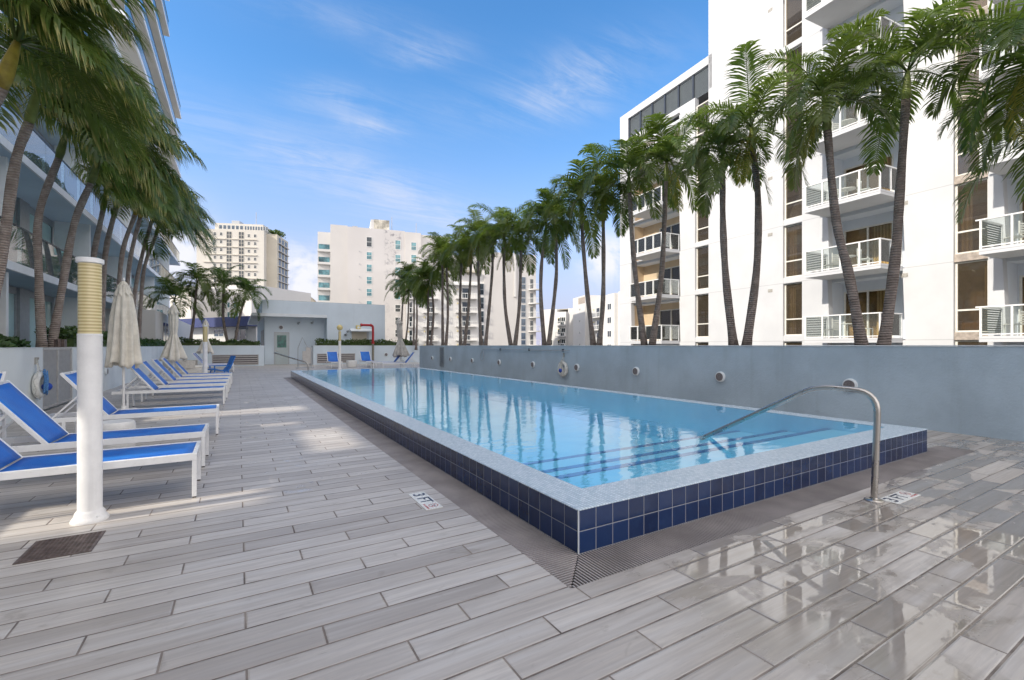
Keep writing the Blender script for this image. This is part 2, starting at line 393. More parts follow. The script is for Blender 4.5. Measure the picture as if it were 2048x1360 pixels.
# ---------------------------------------------------------------- mesh builder
class MB:
    def __init__(s): s.v = []; s.f = []; s.attr = None
    def box(s, x0, y0, z0, x1, y1, z1):
        if x0 > x1: x0, x1 = x1, x0
        if y0 > y1: y0, y1 = y1, y0
        if z0 > z1: z0, z1 = z1, z0
        b = len(s.v)
        s.v += [(x0,y0,z0),(x1,y0,z0),(x1,y1,z0),(x0,y1,z0),(x0,y0,z1),(x1,y0,z1),(x1,y1,z1),(x0,y1,z1)]
        s.f += [(b,b+3,b+2,b+1),(b+4,b+5,b+6,b+7),(b,b+1,b+5,b+4),(b+1,b+2,b+6,b+5),(b+2,b+3,b+7,b+6),(b+3,b,b+4,b+7)]
        return s
    def prism(s, pts, axis, a, b):
        """pts: closed 2D polygon; axis 'x','y','z' extruded from a to b"""
        n = len(pts); k = len(s.v)
        for c in (a, b):
            for (p, q) in pts:
                s.v.append({'x': (c, p, q), 'y': (p, c, q), 'z': (p, q, c)}[axis])
        s.f.append(tuple(k+i for i in reversed(range(n)))); s.f.append(tuple(k+n+i for i in range(n)))
        for i in range(n):
            j = (i+1) % n; s.f.append((k+i, k+j, k+n+j, k+n+i))
        return s
    def bar(s, a, b, w, h):
        """rectangular bar between points a and b"""
        a = Vector(a); b = Vector(b); d = (b-a).normalized()
        up = Vector((0,0,1)) if abs(d.z) < .95 else Vector((1,0,0))
        sd = d.cross(up).normalized(); u = sd.cross(d).normalized()
        k = len(s.v)
        for p in (a, b):
            for (i, j) in ((-1,-1),(1,-1),(1,1),(-1,1)):
                s.v.append(tuple(p + sd*(i*w/2) + u*(j*h/2)))
        s.f += [(k,k+3,k+2,k+1),(k+4,k+5,k+6,k+7)]
        for i in range(4):
            j = (i+1) % 4; s.f.append((k+i,k+j,k+4+j,k+4+i))
        return s
    def tube(s, pts, rad, n=10, cap=True):
        pts = [Vector(p) for p in pts]
        if not hasattr(rad, '__len__'): rad = [rad]*len(pts)
        k = len(s.v); up = None
        for i, p in enumerate(pts):
            d = (pts[min(i+1, len(pts)-1)] - pts[max(i-1, 0)]).normalized()
            if up is None:
                up = Vector((0,0,1)) if abs(d.z) < .9 else Vector((1,0,0))
            sd = d.cross(up).normalized(); up = sd.cross(d).normalized()
            for j in range(n):
                a = 2*PI*j/n
                s.v.append(tuple(p + sd*(math.cos(a)*rad[i]) + up*(math.sin(a)*rad[i])))
        for i in range(len(pts)-1):
            for j in range(n):
                q = (j+1) % n; a = k+i*n
                s.f.append((a+j, a+q, a+n+q, a+n+j))
        if cap:
            s.f.append(tuple(k+j for j in reversed(range(n)))); s.f.append(tuple(k+(len(pts)-1)*n+j for j in range(n)))
        return s
    def lathe(s, prof, n=24, cx=0, cy=0, fold=None):
        """prof: list of (r, z); fold(theta, i)-> radius factor"""
        k = len(s.v)
        for i, (r, z) in enumerate(prof):
            for j in range(n):
                a = 2*PI*j/n; rr = r*(fold(a, i) if fold else 1)
                s.v.append((cx+rr*math.cos(a), cy+rr*math.sin(a), z))
        for i in range(len(prof)-1):
            for j in range(n):
                q = (j+1) % n; a = k+i*n
                s.f.append((a+j, a+q, a+n+q, a+n+j))
        s.f.append(tuple(k+j for j in reversed(range(n)))); s.f.append(tuple(k+(len(prof)-1)*n+j for j in range(n)))
        return s
    def disc_y(s, cx, cy, cz, r, th, n=20, hole=0):
        """short cylinder whose axis is y"""
        k = len(s.v)
        for yy in (cy, cy+th):
            for j in range(n):
                a = 2*PI*j/n; s.v.append((cx+r*math.cos(a), yy, cz+r*math.sin(a)))
        s.f.append(tuple(k+j for j in range(n))); s.f.append(tuple(k+n+j for j in reversed(range(n))))
        for j in range(n):
            q = (j+1) % n; s.f.append((k+j, k+n+j, k+n+q, k+q))
        return s
    def quad(s, a, b, c, d):
        k = len(s.v); s.v += [tuple(a), tuple(b), tuple(c), tuple(d)]; s.f.append((k,k+1,k+2,k+3)); return s
    def build(s, name, mat, parent=None, smooth=False, bevel=0, loc=None):
        me = bpy.data.meshes.new(name); me.from_pydata(s.v, [], s.f); me.validate(); me.update()
        if smooth:
            me.polygons.foreach_set('use_smooth', [True]*len(me.polygons))
        ms = mat if isinstance(mat, (list, tuple)) else [mat]
        for q in ms: me.materials.append(q)
        o = bpy.data.objects.new(name, me); COL.objects.link(o)
        if smooth and smooth != 'all':
            try: me.shade_smooth_by_angle(angle=R(40)) if hasattr(me, 'shade_smooth_by_angle') else None
            except Exception: pass
            es = o.modifiers.new('edge_split', 'EDGE_SPLIT'); es.split_angle = R(42)
        if bevel:
            b = o.modifiers.new('bevel', 'BEVEL'); b.width = bevel; b.segments = 2; b.limit_method = 'ANGLE'; b.angle_limit = R(40)
        if parent: o.parent = parent
        if loc: o.location = loc
        return o

def tag(o, label=None, cat=None, group=None, kind=None):
    if label: o['label'] = label
    if cat: o['category'] = cat
    if group: o['group'] = group
    if kind: o['kind'] = kind
    return o
def empty(name, loc, rz=0, label=None, cat=None, group=None):
    o = bpy.data.objects.new(name, None); COL.objects.link(o); o.location = loc; o.rotation_euler = (0,0,rz)
    o.empty_display_size = .2
    return tag(o, label, cat, group)
def copy_tree(o, parent=None):
    c = o.copy(); COL.objects.link(c)
    if parent is not None: c.parent = parent
    for ch in list(o.children): copy_tree(ch, c)
    return c

# ================================================================ CAMERA / WORLD / SUN
cam = bpy.data.cameras.new('camera'); co = bpy.data.objects.new('camera', cam); COL.objects.link(co)
co.location = (0, 0, H); co.rotation_euler = (R(90), 0, -AZ)
cam.sensor_width = 36; cam.lens = FX/2048*36; cam.shift_y = 11/2048; cam.clip_end = 3000; cam.clip_start = .05
scene.camera = co

SUN_EL = R(34); SUN_AZ = R(-91.5)          # azimuth measured from +Y towards +X : the sun is on the left, a touch behind
sdir = Vector((math.sin(SUN_AZ)*math.cos(SUN_EL), math.cos(SUN_AZ)*math.cos(SUN_EL), math.sin(SUN_EL)))
sl = bpy.data.lights.new('sun', 'SUN'); sl.energy = 2.0; sl.angle = R(1.0); sl.color = (1, .93, .82)
so = bpy.data.objects.new('sun', sl); COL.objects.link(so); so.rotation_euler = (-sdir).to_track_quat('-Z', 'Y').to_euler(); so.location = (-30, 0, 40)

w = bpy.data.worlds.new('World'); scene.world = w; w.use_nodes = True
wn = w.node_tree; wn.nodes.clear(); s = NT(wn)
wo = s.n('ShaderNodeOutputWorld'); bg = s.n('ShaderNodeBackground')
sky = s.n('ShaderNodeTexSky', sky_type='NISHITA'); sky.sun_disc = False; sky.sun_elevation = SUN_EL; sky.sun_rotation = SUN_AZ
sky.air_density = 1.0; sky.dust_density = .6; sky.ozone_density = 1.6; sky.altitude = 10
tc = s.n('ShaderNodeTexCoord').outputs['Generated']
hs = s.n('ShaderNodeHueSaturation'); hs.inputs['Saturation'].default_value = 1.30; s.link(sky.outputs[0], hs.inputs['Color'])
skyc = hs.outputs[0]
def dvec(px, py):
    r = ray(px); v = Vector((r[0], r[1], (HY-py)/FX)); return v.normalized()
dx, dyy, dz = s.xyz(tc)
den = s.m('MAXIMUM', dz, .03)
flat = s.comb(s.m('DIVIDE', dx, s.m('ADD', den, .12)), s.m('DIVIDE', dyy, s.m('ADD', den, .12)), 0)
wisp = s.noise(s.scale(flat, (.9, 2.4, 1)), 1.1, 7, .62, dist=.7)
fine = s.noise(tc, 9, 6, .6, dist=.5)
cl = None
def blob(px, py, sx, sz, amt, tilt=0):
    """soft patch in which the wispy noise is dense"""
    c = dvec(px, py); rv = Vector((RGT[0], RGT[1], 0)); 
    rv = (rv - c*rv.dot(c)).normalized(); uv = rv.cross(c).normalized()
    if uv.z < 0: uv = -uv
    a = math.cos(tilt)*rv + math.sin(tilt)*uv; b = -math.sin(tilt)*rv + math.cos(tilt)*uv
    def dot(v):
        nd = s.n('ShaderNodeVectorMath', operation='DOT_PRODUCT'); s.link(tc, nd.inputs[0]); nd.inputs[1].default_value = v; return nd.outputs['Value']
    ea = s.m('DIVIDE', dot(a), sx); eb = s.m('DIVIDE', dot(b), sz)
    g = s.m('EXPONENT', s.m('MULTIPLY', s.m('ADD', s.m('POWER', s.m('ABSOLUTE', ea), 2.0), s.m('POWER', s.m('ABSOLUTE', eb), 2.0)), -1.0))
    g = s.m('MULTIPLY', g, s.smooth(dot(c), .0, .2))
    return s.m('MULTIPLY', g, amt)
blobs = [blob(850,105,.07,.022,.55,.05), blob(665,195,.07,.028,.5,-.1), blob(745,250,.06,.018,.55,-.1), blob(1160,165,.12,.05,.62,.35),
         blob(700,40,.16,.03,.25,-.2), blob(620,330,.30,.05,.38,-.35), blob(860,420,.22,.05,.40,-.4), blob(1230,520,.05,.04,.85,.2),
         blob(590,560,.09,.06,1.0,0), blob(640,600,.10,.05,.8,0), blob(340,500,.05,.08,.9,0), blob(1000,200,.3,.05,.18,.2)]
for b in blobs: cl = b if cl is None else s.m('ADD', cl, b)
strk = s.noise(s.scale(flat, (1.6, 7.0, 1)), 1.6, 8, .68, dist=1.1)
tex = s.m('ADD', s.m('MULTIPLY', wisp, .35), s.m('ADD', s.m('MULTIPLY', fine, .25), s.m('MULTIPLY', strk, .5)))
mask = s.m('MULTIPLY', s.smooth(tex, .38, .80), s.m('MINIMUM', s.m('MULTIPLY', cl, 1.15), 1.0), clamp=True)
hor = s.smooth(dz, -.02, .50, .95, 0)
skyc = s.mix(hor, skyc, (1.95, 1.95, 2.85, 1))
cloudc = (2.9, 3.0, 3.4, 1)
# broken white cloud added out of view behind the camera, to fill the shade
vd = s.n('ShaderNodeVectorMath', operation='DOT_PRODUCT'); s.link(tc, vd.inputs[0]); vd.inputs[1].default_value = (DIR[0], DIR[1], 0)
fill_cloud = s.noise(tc, 2.6, 6, .6, dist=.3)
back = s.m('MULTIPLY', s.smooth(vd.outputs['Value'], .50, .12, 0, 1), s.smooth(fill_cloud, .36, .52))
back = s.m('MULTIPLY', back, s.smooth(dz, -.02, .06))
skyc = s.mix(mask, skyc, cloudc)
puff = s.smooth(s.noise(tc, 11, 5, .6, dist=.3), .40, .56)
lowc = None
for b in (blob(600,560,.075,.055,1.3), blob(1215,515,.05,.045,1.2), blob(345,490,.05,.06,1.2)): lowc = b if lowc is None else s.m('ADD', lowc, b)
skyc = s.mix(s.m('MULTIPLY', puff, s.m('MINIMUM', lowc, .9)), skyc, (3.5, 3.5, 3.7, 1))
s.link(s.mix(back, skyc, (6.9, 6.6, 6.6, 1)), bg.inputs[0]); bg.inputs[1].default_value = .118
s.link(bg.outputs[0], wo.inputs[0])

scene.view_settings.view_transform = 'Standard'; scene.view_settings.look = 'None'
scene.view_settings.exposure = 1.25; scene.view_settings.gamma = 1
scene.render.engine = 'CYCLES'
cy = scene.cycles; cy.max_bounces = 10; cy.diffuse_bounces = 5; cy.glossy_bounces = 5; cy.transparent_max_bounces = 16
cy.transmission_bounces = 6; cy.sample_clamp_indirect = 4; cy.use_denoising = True

# ================================================================ SETTING : deck, ground
PX0, PX1, PY0, PY1 = 1.962, 7.82, 2.431, 22.3
GX0, GX1, GY0, GY1 = 1.645, 8.42, 2.105, 2.52
LW, RW, BW = -3.55, 9.83, 36.0
mb = MB()
def sheet(x0, y0, x1, y1, z=0): mb.quad((x0,y0,z),(x1,y0,z),(x1,y1,z),(x0,y1,z))
# deck with the pool and its drain channel left out
sheet(LW, -8, GX0, 45); sheet(GX0, -8, RW, GY0); sheet(GX1, GY0, RW, GY1); sheet(PX1, GY1, RW, PY1)
sheet(GX0, PY1, 13.2, 45)
deck = mb.build('deck', M['deck']); tag(deck, kind='structure')
mb = MB(); mb.box(-400, -300, -9.4, 600, 900, -9.0)
tag(mb.build('ground', M['ground']), kind='structure')
mb = MB(); mb.box(LW-2, -8, -1.4, 13.2, 45, -1.2); tag(mb.build('podium', M['roof_grey']), kind='structure')

# ---------------------------------------------------------------- pool
pool = empty('swimming_pool', (PX0, PY0, 0), 0, 'long raised swimming pool clad in navy tiles with a white mosaic rim', 'pool')
pool.location = (0, 0, 0)
mb = MB()
zt = .292
mb.box(PX0, PY0, -.6, PX1, PY0+.12, zt); mb.box(PX0, PY0+.12, -.6, PX0+.12, PY1, zt)
mb.box(PX1-.12, PY0+.12, -.6, PX1, PY1, zt); mb.box(PX0+.12, PY1-.12, -.6, PX1-.12, PY1, zt)
mb.build('tiled_wall', M['pooltile'], pool)
mb = MB(); mb.box(PX0-.004, PY0-.004, 0, PX0+.004, PY0+.004, zt); mb.build('corner_trim', M['cap'], pool)
IX0, IX1, IY0, IY1 = PX0+.30, PX1-.34, PY0+.33, PY1-.30
# rim: outer edge, inner edge, rounded outer lip
mb = MB()
def rim_ring(o0, z0, o1, z1):
    def rect(o): return [(PX0+o*(IX0-PX0), PY0+o*(IY0-PY0)), (PX1-o*(PX1-IX1), PY0+o*(IY0-PY0)), (PX1-o*(PX1-IX1), PY1-o*(PY1-IY1)), (PX0+o*(IX0-PX0), PY1-o*(PY1-IY1))]
    a, b = rect(o0), rect(o1)
    for i in range(4):
        j = (i+1) % 4
        mb.quad((*a[i], z0), (*a[j], z0), (*b[j], z1), (*b[i], z1))
rim_ring(-.014, zt-.002, -.014, zt+.004); rim_ring(-.014, zt+.004, 0.006, .300); rim_ring(.006, .300, 1, .3045); rim_ring(1, .3045, 1, .295); rim_ring(1, .295, -.014, zt-.002)
mb.build('mosaic_rim', M['mosaic'], pool)
# basin
D = -.50
mb = MB()
mb.quad((IX0,IY0,D),(IX1,IY0,D),(IX1,IY1,D),(IX0,IY1,D))
for (a, b) in (((IX0,IY0),(IX1,IY0)),((IX1,IY0),(IX1,IY1)),((IX1,IY1),(IX0,IY1)),((IX0,IY1),(IX0,IY0))):
    mb.quad((*a, D), (*b, D), (*b, .294), (*a, .294))
mb.build('basin', M['basin'], pool)
mb = MB(); me_ = MB()
ys = [IY0, 3.50, 4.12, 4.92]; zs = [.17, .04, -.09]
for k in range(3):
    mb.box(IX0+.002, IY0+.002 if k == 0 else ys[k], D, IX1-.002, ys[k+1], zs[k])
    me_.box(IX0+.004, ys[k+1]-.085, zs[k]+.003, IX1-.004, ys[k+1]+.004, zs[k]+.006)
    me_.box(IX0+.004, ys[k+1]+.001, zs[k]-.05, IX1-.004, ys[k+1]+.004, zs[k]+.003)
mb.build('steps', M['basin'], pool); me_.build('step_edge', M['step_edge'], pool)
mb = MB(); mb.quad((IX0-.004,IY0-.004,.3035),(IX1+.004,IY0-.004,.3035),(IX1+.004,IY1+.004,.3035),(IX0-.004,IY1+.004,.3035))
tag(mb.build('pool_water', M['water']), kind='structure')

# ---------------------------------------------------------------- overflow grating round the pool
gr = empty('overflow_grating', (0,0,0), 0, 'taupe slotted overflow grating along the foot of the raised pool', 'drain grating')
mb = MB(); mb.box(GX0, GY0, -.10, GX1, PY0+.1, -.085); mb.box(GX0, PY0+.1, -.10, PX0+.1, PY1, -.085); mb.box(PX1-.1, PY0+.1, -.10, GX1, GY1, -.085)
mb.box(GX0-.01, GY0-.01, -.10, GX0, PY1, -.006); mb.box(GX0, GY0-.01, -.10, GX1, GY0, -.006)
mb.build('channel', M['grate_shade'], gr)
mb = MB()
P_ = .0240; w_ = .0100
y = GY0+.006
while y < PY1:
    xe = PX0 if y >= PY0 else GX0 + (y-GY0)*(PX0-GX0)/(PY0-GY0)
    mb.box(GX0+.004, y, -.009, max(GX0+.010, xe-.001), y+w_, -.002); y += P_
x = GX0+.006
while x < PX1:
    ye = PY0 if x >= PX0 else GY0 + (x-GX0)*(PY0-GY0)/(PX0-GX0)
    mb.box(x, GY0+.004, -.0092, x+w_, max(GY0+.010, ye-.001), -.0022); x += P_
while x < GX1:
    mb.box(x, GY0+.004, -.0092, x+w_, GY1-.01, -.0022); x += P_
mb.build('slats', M['grate'], gr)

# ---------------------------------------------------------------- depth markers (3 FT, no diving)
FONT_LEAD = [0]
def text_part(body, size, mat, parent, loc, rz, ext=.0006, name='lettering', sx=1.0):
    cu = bpy.data.curves.new(name, 'FONT'); cu.body = body; cu.size = size; cu.extrude = ext; cu.offset = size*.012
    cu.align_x = 'CENTER'; cu.align_y = 'CENTER'
    tmp = bpy.data.objects.new(name, cu); COL.objects.link(tmp)
    dg = bpy.context.evaluated_depsgraph_get(); dg.update()
    me = bpy.data.meshes.new_from_object(tmp.evaluated_get(dg)); COL.objects.unlink(tmp); bpy.data.objects.remove(tmp)
    me.materials.clear(); me.materials.append(mat)
    o = bpy.data.objects.new(name, me); COL.objects.link(o); o.parent = parent; o.location = loc; o.rotation_euler = (0,0,rz); o.scale = (sx, 1, 1)
    return o
def depth_marker(x, y, rz, label):
    t = empty('depth_marker', (x, y, 0), rz, label, 'depth marker', 'depth markers set in the deck')
    mb = MB()
    for k in range(3): mb.box(-.243+k*.162+.001, -.076, .0006, -.243+(k+1)*.162-.001, .076, .0042)
    mb.build('tile', M['sign_white'], t)
    text_part('3', .155, M['sign_blue'], t, (-.170, 0, .0048), 0, sx=1.15)
    text_part('FT', .155, M['sign_blue'], t, (-.005, 0, .0048), 0, sx=.95)
    mb = MB(); cx, cy_, r = .165, .018, .043
    n = 28
    for i in range(n):
        a0, a1 = 2*PI*i/n, 2*PI*(i+1)/n
        mb.quad((cx+r*math.cos(a0), cy_+r*math.sin(a0), .0050), (cx+r*math.cos(a1), cy_+r*math.sin(a1), .0050), (cx+(r-.007)*math.cos(a1), cy_+(r-.007)*math.sin(a1), .0050), (cx+(r-.007)*math.cos(a0), cy_+(r-.007)*math.sin(a0), .0050))
    mb.bar((cx-r*.66, cy_+r*.66, .0052), (cx+r*.66, cy_-r*.66, .0052), .006, .0005)
    mb.build('no_diving_symbol', M['sign_red'], t)
    mb = MB(); mb.prism([(cx-.024, cy_-.016), (cx-.014, cy_-.020), (cx+.010, cy_+.006), (cx+.022, cy_-.002), (cx+.024, cy_+.004), (cx+.006, cy_+.020)], 'z', .0046, .0049)
    mb.build('diver_figure', M['sign_blue'], t)
    text_part('NO DIVING', .026, M['sign_red'], t, (cx, -.048, .0048), 0)
    return t
depth_marker(1.446, 3.975, -PI/2, 'white 3 FT depth marker set in the planks beside the pool\'s long side')
depth_marker(5.245, 1.825, 0, 'white 3 FT depth marker beside the foot of the foreground steel handrail')

# ---------------------------------------------------------------- handrails
def fillet(pts, rad, n=7):
    out = [Vector(pts[0])]
    for i in range(1, len(pts)-1):
        p = Vector(pts[i]); a = (Vector(pts[i-1])-p); b = (Vector(pts[i+1])-p)
        r = min(rad if not hasattr(rad, '__len__') else rad[i-1], a.length*.49, b.length*.49)
        a.normalize(); b.normalize()
        for k in range(n+1):
            t = k/n; q0 = p + a*r; q2 = p + b*r
            out.append(q0*(1-t)**2 + p*2*t*(1-t) + q2*t*t)
    out.append(Vector(pts[-1])); return out
hr = empty('pool_handrail', (4.93, 1.905, 0), 0, 'brushed steel handrail arching from the foreground deck down into the pool', 'handrail')
mb = MB()
pts = [(0, 0, .005), (-.02, -.04, .985), (-.03, .47, 1.0), (-.062, 1.76, .262)]
mb.tube(fillet(pts, [.2, .16]), .0265, 16)
mb.build('rail_tube', M['steel'], hr, smooth=True)
mb = MB(); mb.lathe([(.075, .001), (.075, .008), (.062, .018), (.034, .022), (.030, .03)], 28); mb.build('base_flange', M['steel'], hr, smooth=True)

fr_ = empty('pool_handrail', (2.75, 23.0, 0), 0, 'small steel handrail standing at the far left corner of the pool', 'handrail')
mb = MB()
mb.tube(fillet([(0,0,0), (0,-.02,.62), (-.35,.35,.72), (-1.3,1.5,1.05)], [.2,.2]), .03, 10)
mb.tube(fillet([(.5,.2,0), (.5,.18,.62)], .1), .0, 4) if False else None
mb.build('rail_tube', M['steel'], fr_, smooth=True)
mb = MB(); mb.lathe([(.08,.001),(.08,.012),(.035,.02)], 16); mb.build('base_flange', M['steel'], fr_, smooth=True)

# ---------------------------------------------------------------- loungers
def make_lounger():
    t = empty('sun_lounger', (0,0,0))
    L, Wd, Z = 2.06, .66, .41
    HX = -1.33
    mb = MB()
    for y in (0, Wd): mb.box(-L, y-.017 if y else 0, Z-.062, 0, (y if y else .034)+ (0 if y else 0), Z-.006) if False else None
    mb.box(-L, 0, Z-.065, 0, .034, Z); mb.box(-L, Wd-.034, Z-.065, 0, Wd, Z)
    mb.box(-.036, .0345, Z-.064, -.001, Wd-.0345, Z-.001); mb.box(-L+.001, .0345, Z-.064, -L+.036, Wd-.0345, Z-.001)
    mb.box(HX-.02, .0345, Z-.06, HX+.015, Wd-.0345, Z-.03)
    mb.build('frame', M['white_metal'], t, bevel=.004)
    for (x, y) in ((-.038, .001), (-.038, Wd-.036), (-L+.25, .001), (-L+.25, Wd-.036)):
        m2 = MB(); m2.box(x, y, .012, x+.036, y+.035, Z-.0655); lg = m2.build('leg', M['white_metal'], t, bevel=.003)
        m3 = MB(); m3.box(x+.004, y+.004, 0, x+.032, y+.031, .0115); m3.build('foot', M['rubber'], lg)
    # seat sling, slightly sagging
    mb = MB(); nx, ny = 14, 6
    idx = {}
    for i in range(nx+1):
        for j in range(ny+1):
            u, v = i/nx, j/ny
            x = HX+.02 + (-.034-HX-.02)*u; yy = .036+(Wd-.072)*v
            z = Z-.006 - .018*math.sin(PI*v)*(.4+.6*math.sin(PI*u))
            idx[i,j] = len(mb.v); mb.v.append((x, yy, z))
    for i in range(nx):
        for j in range(ny): mb.f.append((idx[i,j], idx[i+1,j], idx[i+1,j+1], idx[i,j+1]))
    so_ = mb.build('seat_sling', M['sling'], t, smooth='all')
    sd = so_.modifiers.new('solid', 'SOLIDIFY'); sd.thickness = .004
    # backrest
    ang = R(52); BL = .80
    ca, sa = math.cos(ang), math.sin(ang)
    def q(d, yy, o=0): return (HX - d*ca + o*sa, yy, Z-.02 + d*sa + o*ca)
    mb = MB()
    for y0 in (.018, Wd-.018): mb.bar(q(0, y0), q(BL, y0), .034, .034)
    mb.bar(q(BL-.017, .036), q(BL-.017, Wd-.036), .034, .033)
    b = mb.build('backrest', M['white_metal'], t, bevel=.003)
    mb = MB(); idx = {}
    for i in range(11):
        for j in range(ny+1):
            u, v = i/10, j/ny
            idx[i,j] = len(mb.v); mb.v.append(q(.01+(BL-.045)*u, .034+(Wd-.068)*v, .012-.016*math.sin(PI*v)))
    for i in range(10):
        for j in range(ny): mb.f.append((idx[i,j], idx[i+1,j], idx[i+1,j+1], idx[i,j+1]))
    bs = mb.build('back_sling', M['sling'], b, smooth='all'); sd = bs.modifiers.new('solid', 'SOLIDIFY'); sd.thickness = .004
    mb = MB()
    for y0 in (.07, Wd-.07): mb.bar(q(.45, y0, -.02), (-L+.10, y0, Z-.05), .016, .02)
    mb.bar((-L+.10, .036, Z-.05), (-L+.10, Wd-.036, Z-.05), .016, .016)
    mb.build('back_support', M['white_metal'], t)
    return t
proto = make_lounger(); used = [False]
def lounger(x, y, rz, label, group='blue and white sun loungers on the deck'):
    o = proto if not used[0] else copy_tree(proto); used[0] = True
    o.location = (x, y, 0); o.rotation_euler = (0,0,rz); tag(o, label, 'sun lounger', group); return o
lounger(-.33, 5.13, R(.5), 'blue sling sun lounger nearest the camera, passing behind the big white lamp column')
lounger(-.33, 6.36, R(-.6), 'second nearest blue sun lounger, its raised backrest cut by the photo\'s left edge')
lounger(-.27, 8.58, R(.8), 'blue sun lounger on the camera side of the nearest closed parasol')
lounger(-.28, 12.82, R(-.5), 'blue sun lounger right behind the nearest closed parasol pole, first of five close together')
lounger(-.25, 14.35, R(.4), 'second blue sun lounger of the row of five behind the nearest parasol')
lounger(-.24, 15.95, R(-.8), 'middle blue sun lounger of the row of five behind the nearest parasol')
lounger(-.22, 17.6, R(.5), 'fourth blue sun lounger of the row of five, beside the middle parasol')
lounger(-.20, 19.3, R(-.3), 'fifth and farthest lounger of the row of five, before the far lamp column')
lounger(-.20, 28.2, R(.6), 'distant blue sun lounger seen over the pale round daybed, the nearer of two')
lounger(-.24, 29.6, R(-.6), 'distant blue sun lounger in front of the left louvred vent, the farther of two')
lounger(-3.53, 7.6, R(-90)+R(3), 'lounger with only its head end showing at the photo\'s left edge').rotation_euler = (0,0,R(270))
p = at_t(655, 29.4); lounger(p[0]-.05, 29.6, R(-90), 'blue sun lounger facing the camera beyond the pool, behind the slim lamp column')
p = at_t(728, 29.4); lounger(p[0]+.05, 29.8, R(-90), 'blue sun lounger facing the camera beyond the pool, beside the white drum table')
lounger(7.05, 26.6, R(172), 'nearer of two blue loungers seen side on at the pool\'s far right corner')
lounger(6.9, 28.3, R(176), 'farther of two blue loungers seen side on at the pool\'s far right corner')

# ---------------------------------------------------------------- drum tables, daybed, chair
def drum(x, y, r, h, label, name='drum_table', mat='drum', cat='side table'):
    mb = MB(); mb.lathe([(r*.86, 0), (r*.95, .02), (r, h*.3), (r, h*.8), (r*.97, h*.93), (r*.90, h-.006), (r*.5, h-.012), (.001, h-.012)], 36)
    o = mb.build(name, M[mat], None, smooth=True, loc=(x, y, 0)); tag(o, label, cat); return o
drum(-1.38, 7.78, .21, .42, 'white drum side table behind the big lamp column, between two blue loungers')
p = at_t(705, 29.9); drum(p[0]-.05, 31.0, .34, .44, 'white drum side table beyond the pool, between the two loungers that face the camera')
db = empty('round_daybed', (-2.0, 24.6, 0), 0, 'wide pale round woven daybed beside the far white lamp column', 'daybed')
mb = MB(); mb.lathe([(.70,0),(.78,.1),(.80,.35),(.76,.42)], 40); mb.build('base', M['wicker'], db, smooth=True)
mb = MB()
for k in range(20):
    a0, a1 = R(60)+k*R(12), R(60)+(k+1)*R(12)
    for (r0, r1) in ((.80, .70),):
        A=[(r*math.cos(a), r*math.sin(a), z) for a in (a0,a1) for r in (r0,r1) for z in (.424,.73+.05*math.sin(PI*k/20))]
        b=len(mb.v); mb.v+=A; mb.f+=[(b,b+1,b+5,b+4),(b+2,b+6,b+7,b+3),(b+1,b+3,b+7,b+5)]
mb.build('curved_back', M['wicker'], db)
mb = MB(); mb.lathe([(.68,.424),(.70,.47),(.66,.52),(.001,.53)], 40); mb.build('cushion', M['canvas'], db, smooth=True)

ch = empty('lounge_chair', (-.75, 25.6, 0), R(200), 'low blue moulded lounge chair in front of the left louvred vent', 'chair')
mb = MB()
prof = [(.42,.30),(.30,.34),(.05,.26),(-.20,.22),(-.34,.38),(-.55,.92)]
for i in range(5):
    (a, za), (b, zb) = prof[i], prof[i+1]
    w0 = .30 if i < 4 else .27
    mb.prism([(a,za),(b,zb),(b-.03,zb-.04),(a-.03,za-.04)] if i>2 else [(a,za),(b,zb),(b,zb-.05),(a,za-.05)], 'y', -w0, w0)
mb.build('shell', M['bluechair'], ch)
for (x,y) in ((.34,-.26),(.34,.26),(-.3,-.26),(-.3,.26)):
    m2=MB(); m2.bar((x,y,0),(x*.85,y*.9,.27 if x>0 else .24),.04,.05); m2.build('leg', M['bluechair'], ch)
for sgn in (-1,1):
    m2=MB(); m2.box(-.36,sgn*.30-.03,.44,.36,sgn*.30+.03,.47); m2.box(.30,sgn*.30-.02,.27,.34,sgn*.30+.02,.44); m2.build('armrest', M['bluechair'], ch)

# ---------------------------------------------------------------- lamp columns
def lamp_column(x, y, top, label, r=.077, globe=False):
    t = empty('lamp_column', (x, y, 0), 0, label, 'lamp column', 'white lamp columns beside the pool')
    zl = top-.624
    mb = MB(); mb.lathe([(.118,0),(.120,.012),(.108,.034),(.098,.045),(.094,.10-.03),(r+.004,.088),(r,.095),(r,zl)], 40); mb.build('shaft', M['column'], t, smooth=True)
    mb = MB()
    mb.lathe([(r-.004, zl+.001), (r-.004, top-.046)], 40); mb.build('ribbed_lens', M['amber'], t, smooth=True)
    mb = MB(); mb.lathe([(r+.001, zl+.001),(r+.001, zl+.018)], 40); mb.lathe([(r+.003, top-.045),(r+.010, top-.04),(r+.010, top-.006),(r*.9, top),(.001,top)], 40); mb.build('cap', M['white_metal'], t, smooth=True)
    mb = MB(); mb.lathe([(.007,.036),(.007,.048),(.001,.05)], 8, .062, -.082); mb.build('bolt', M['white_metal'], t)
    if globe:
        mb = MB(); n=20; mb.lathe([(.001,top+.002)]+[(.17*math.sin(PI*k/12), top+.17-.17*math.cos(PI*k/12)) for k in range(1,12)]+[(.001,top+.342)], n); mb.build('globe', M['yellow_box'], t, smooth=True)
    return t
lamp_column(-1.024, 4.9, 2.10, 'big white lamp column with an amber ribbed lens standing in the left foreground')
lamp_column(-1.06, 20.35, 2.14, 'small far white lamp column in front of the farthest closed parasol')
p = at_t(679.5, 27); lamp_column(p[0], p[1], 2.28, 'slim lamp column topped by a round yellow lamp beyond the pool\'s far end', globe=True)

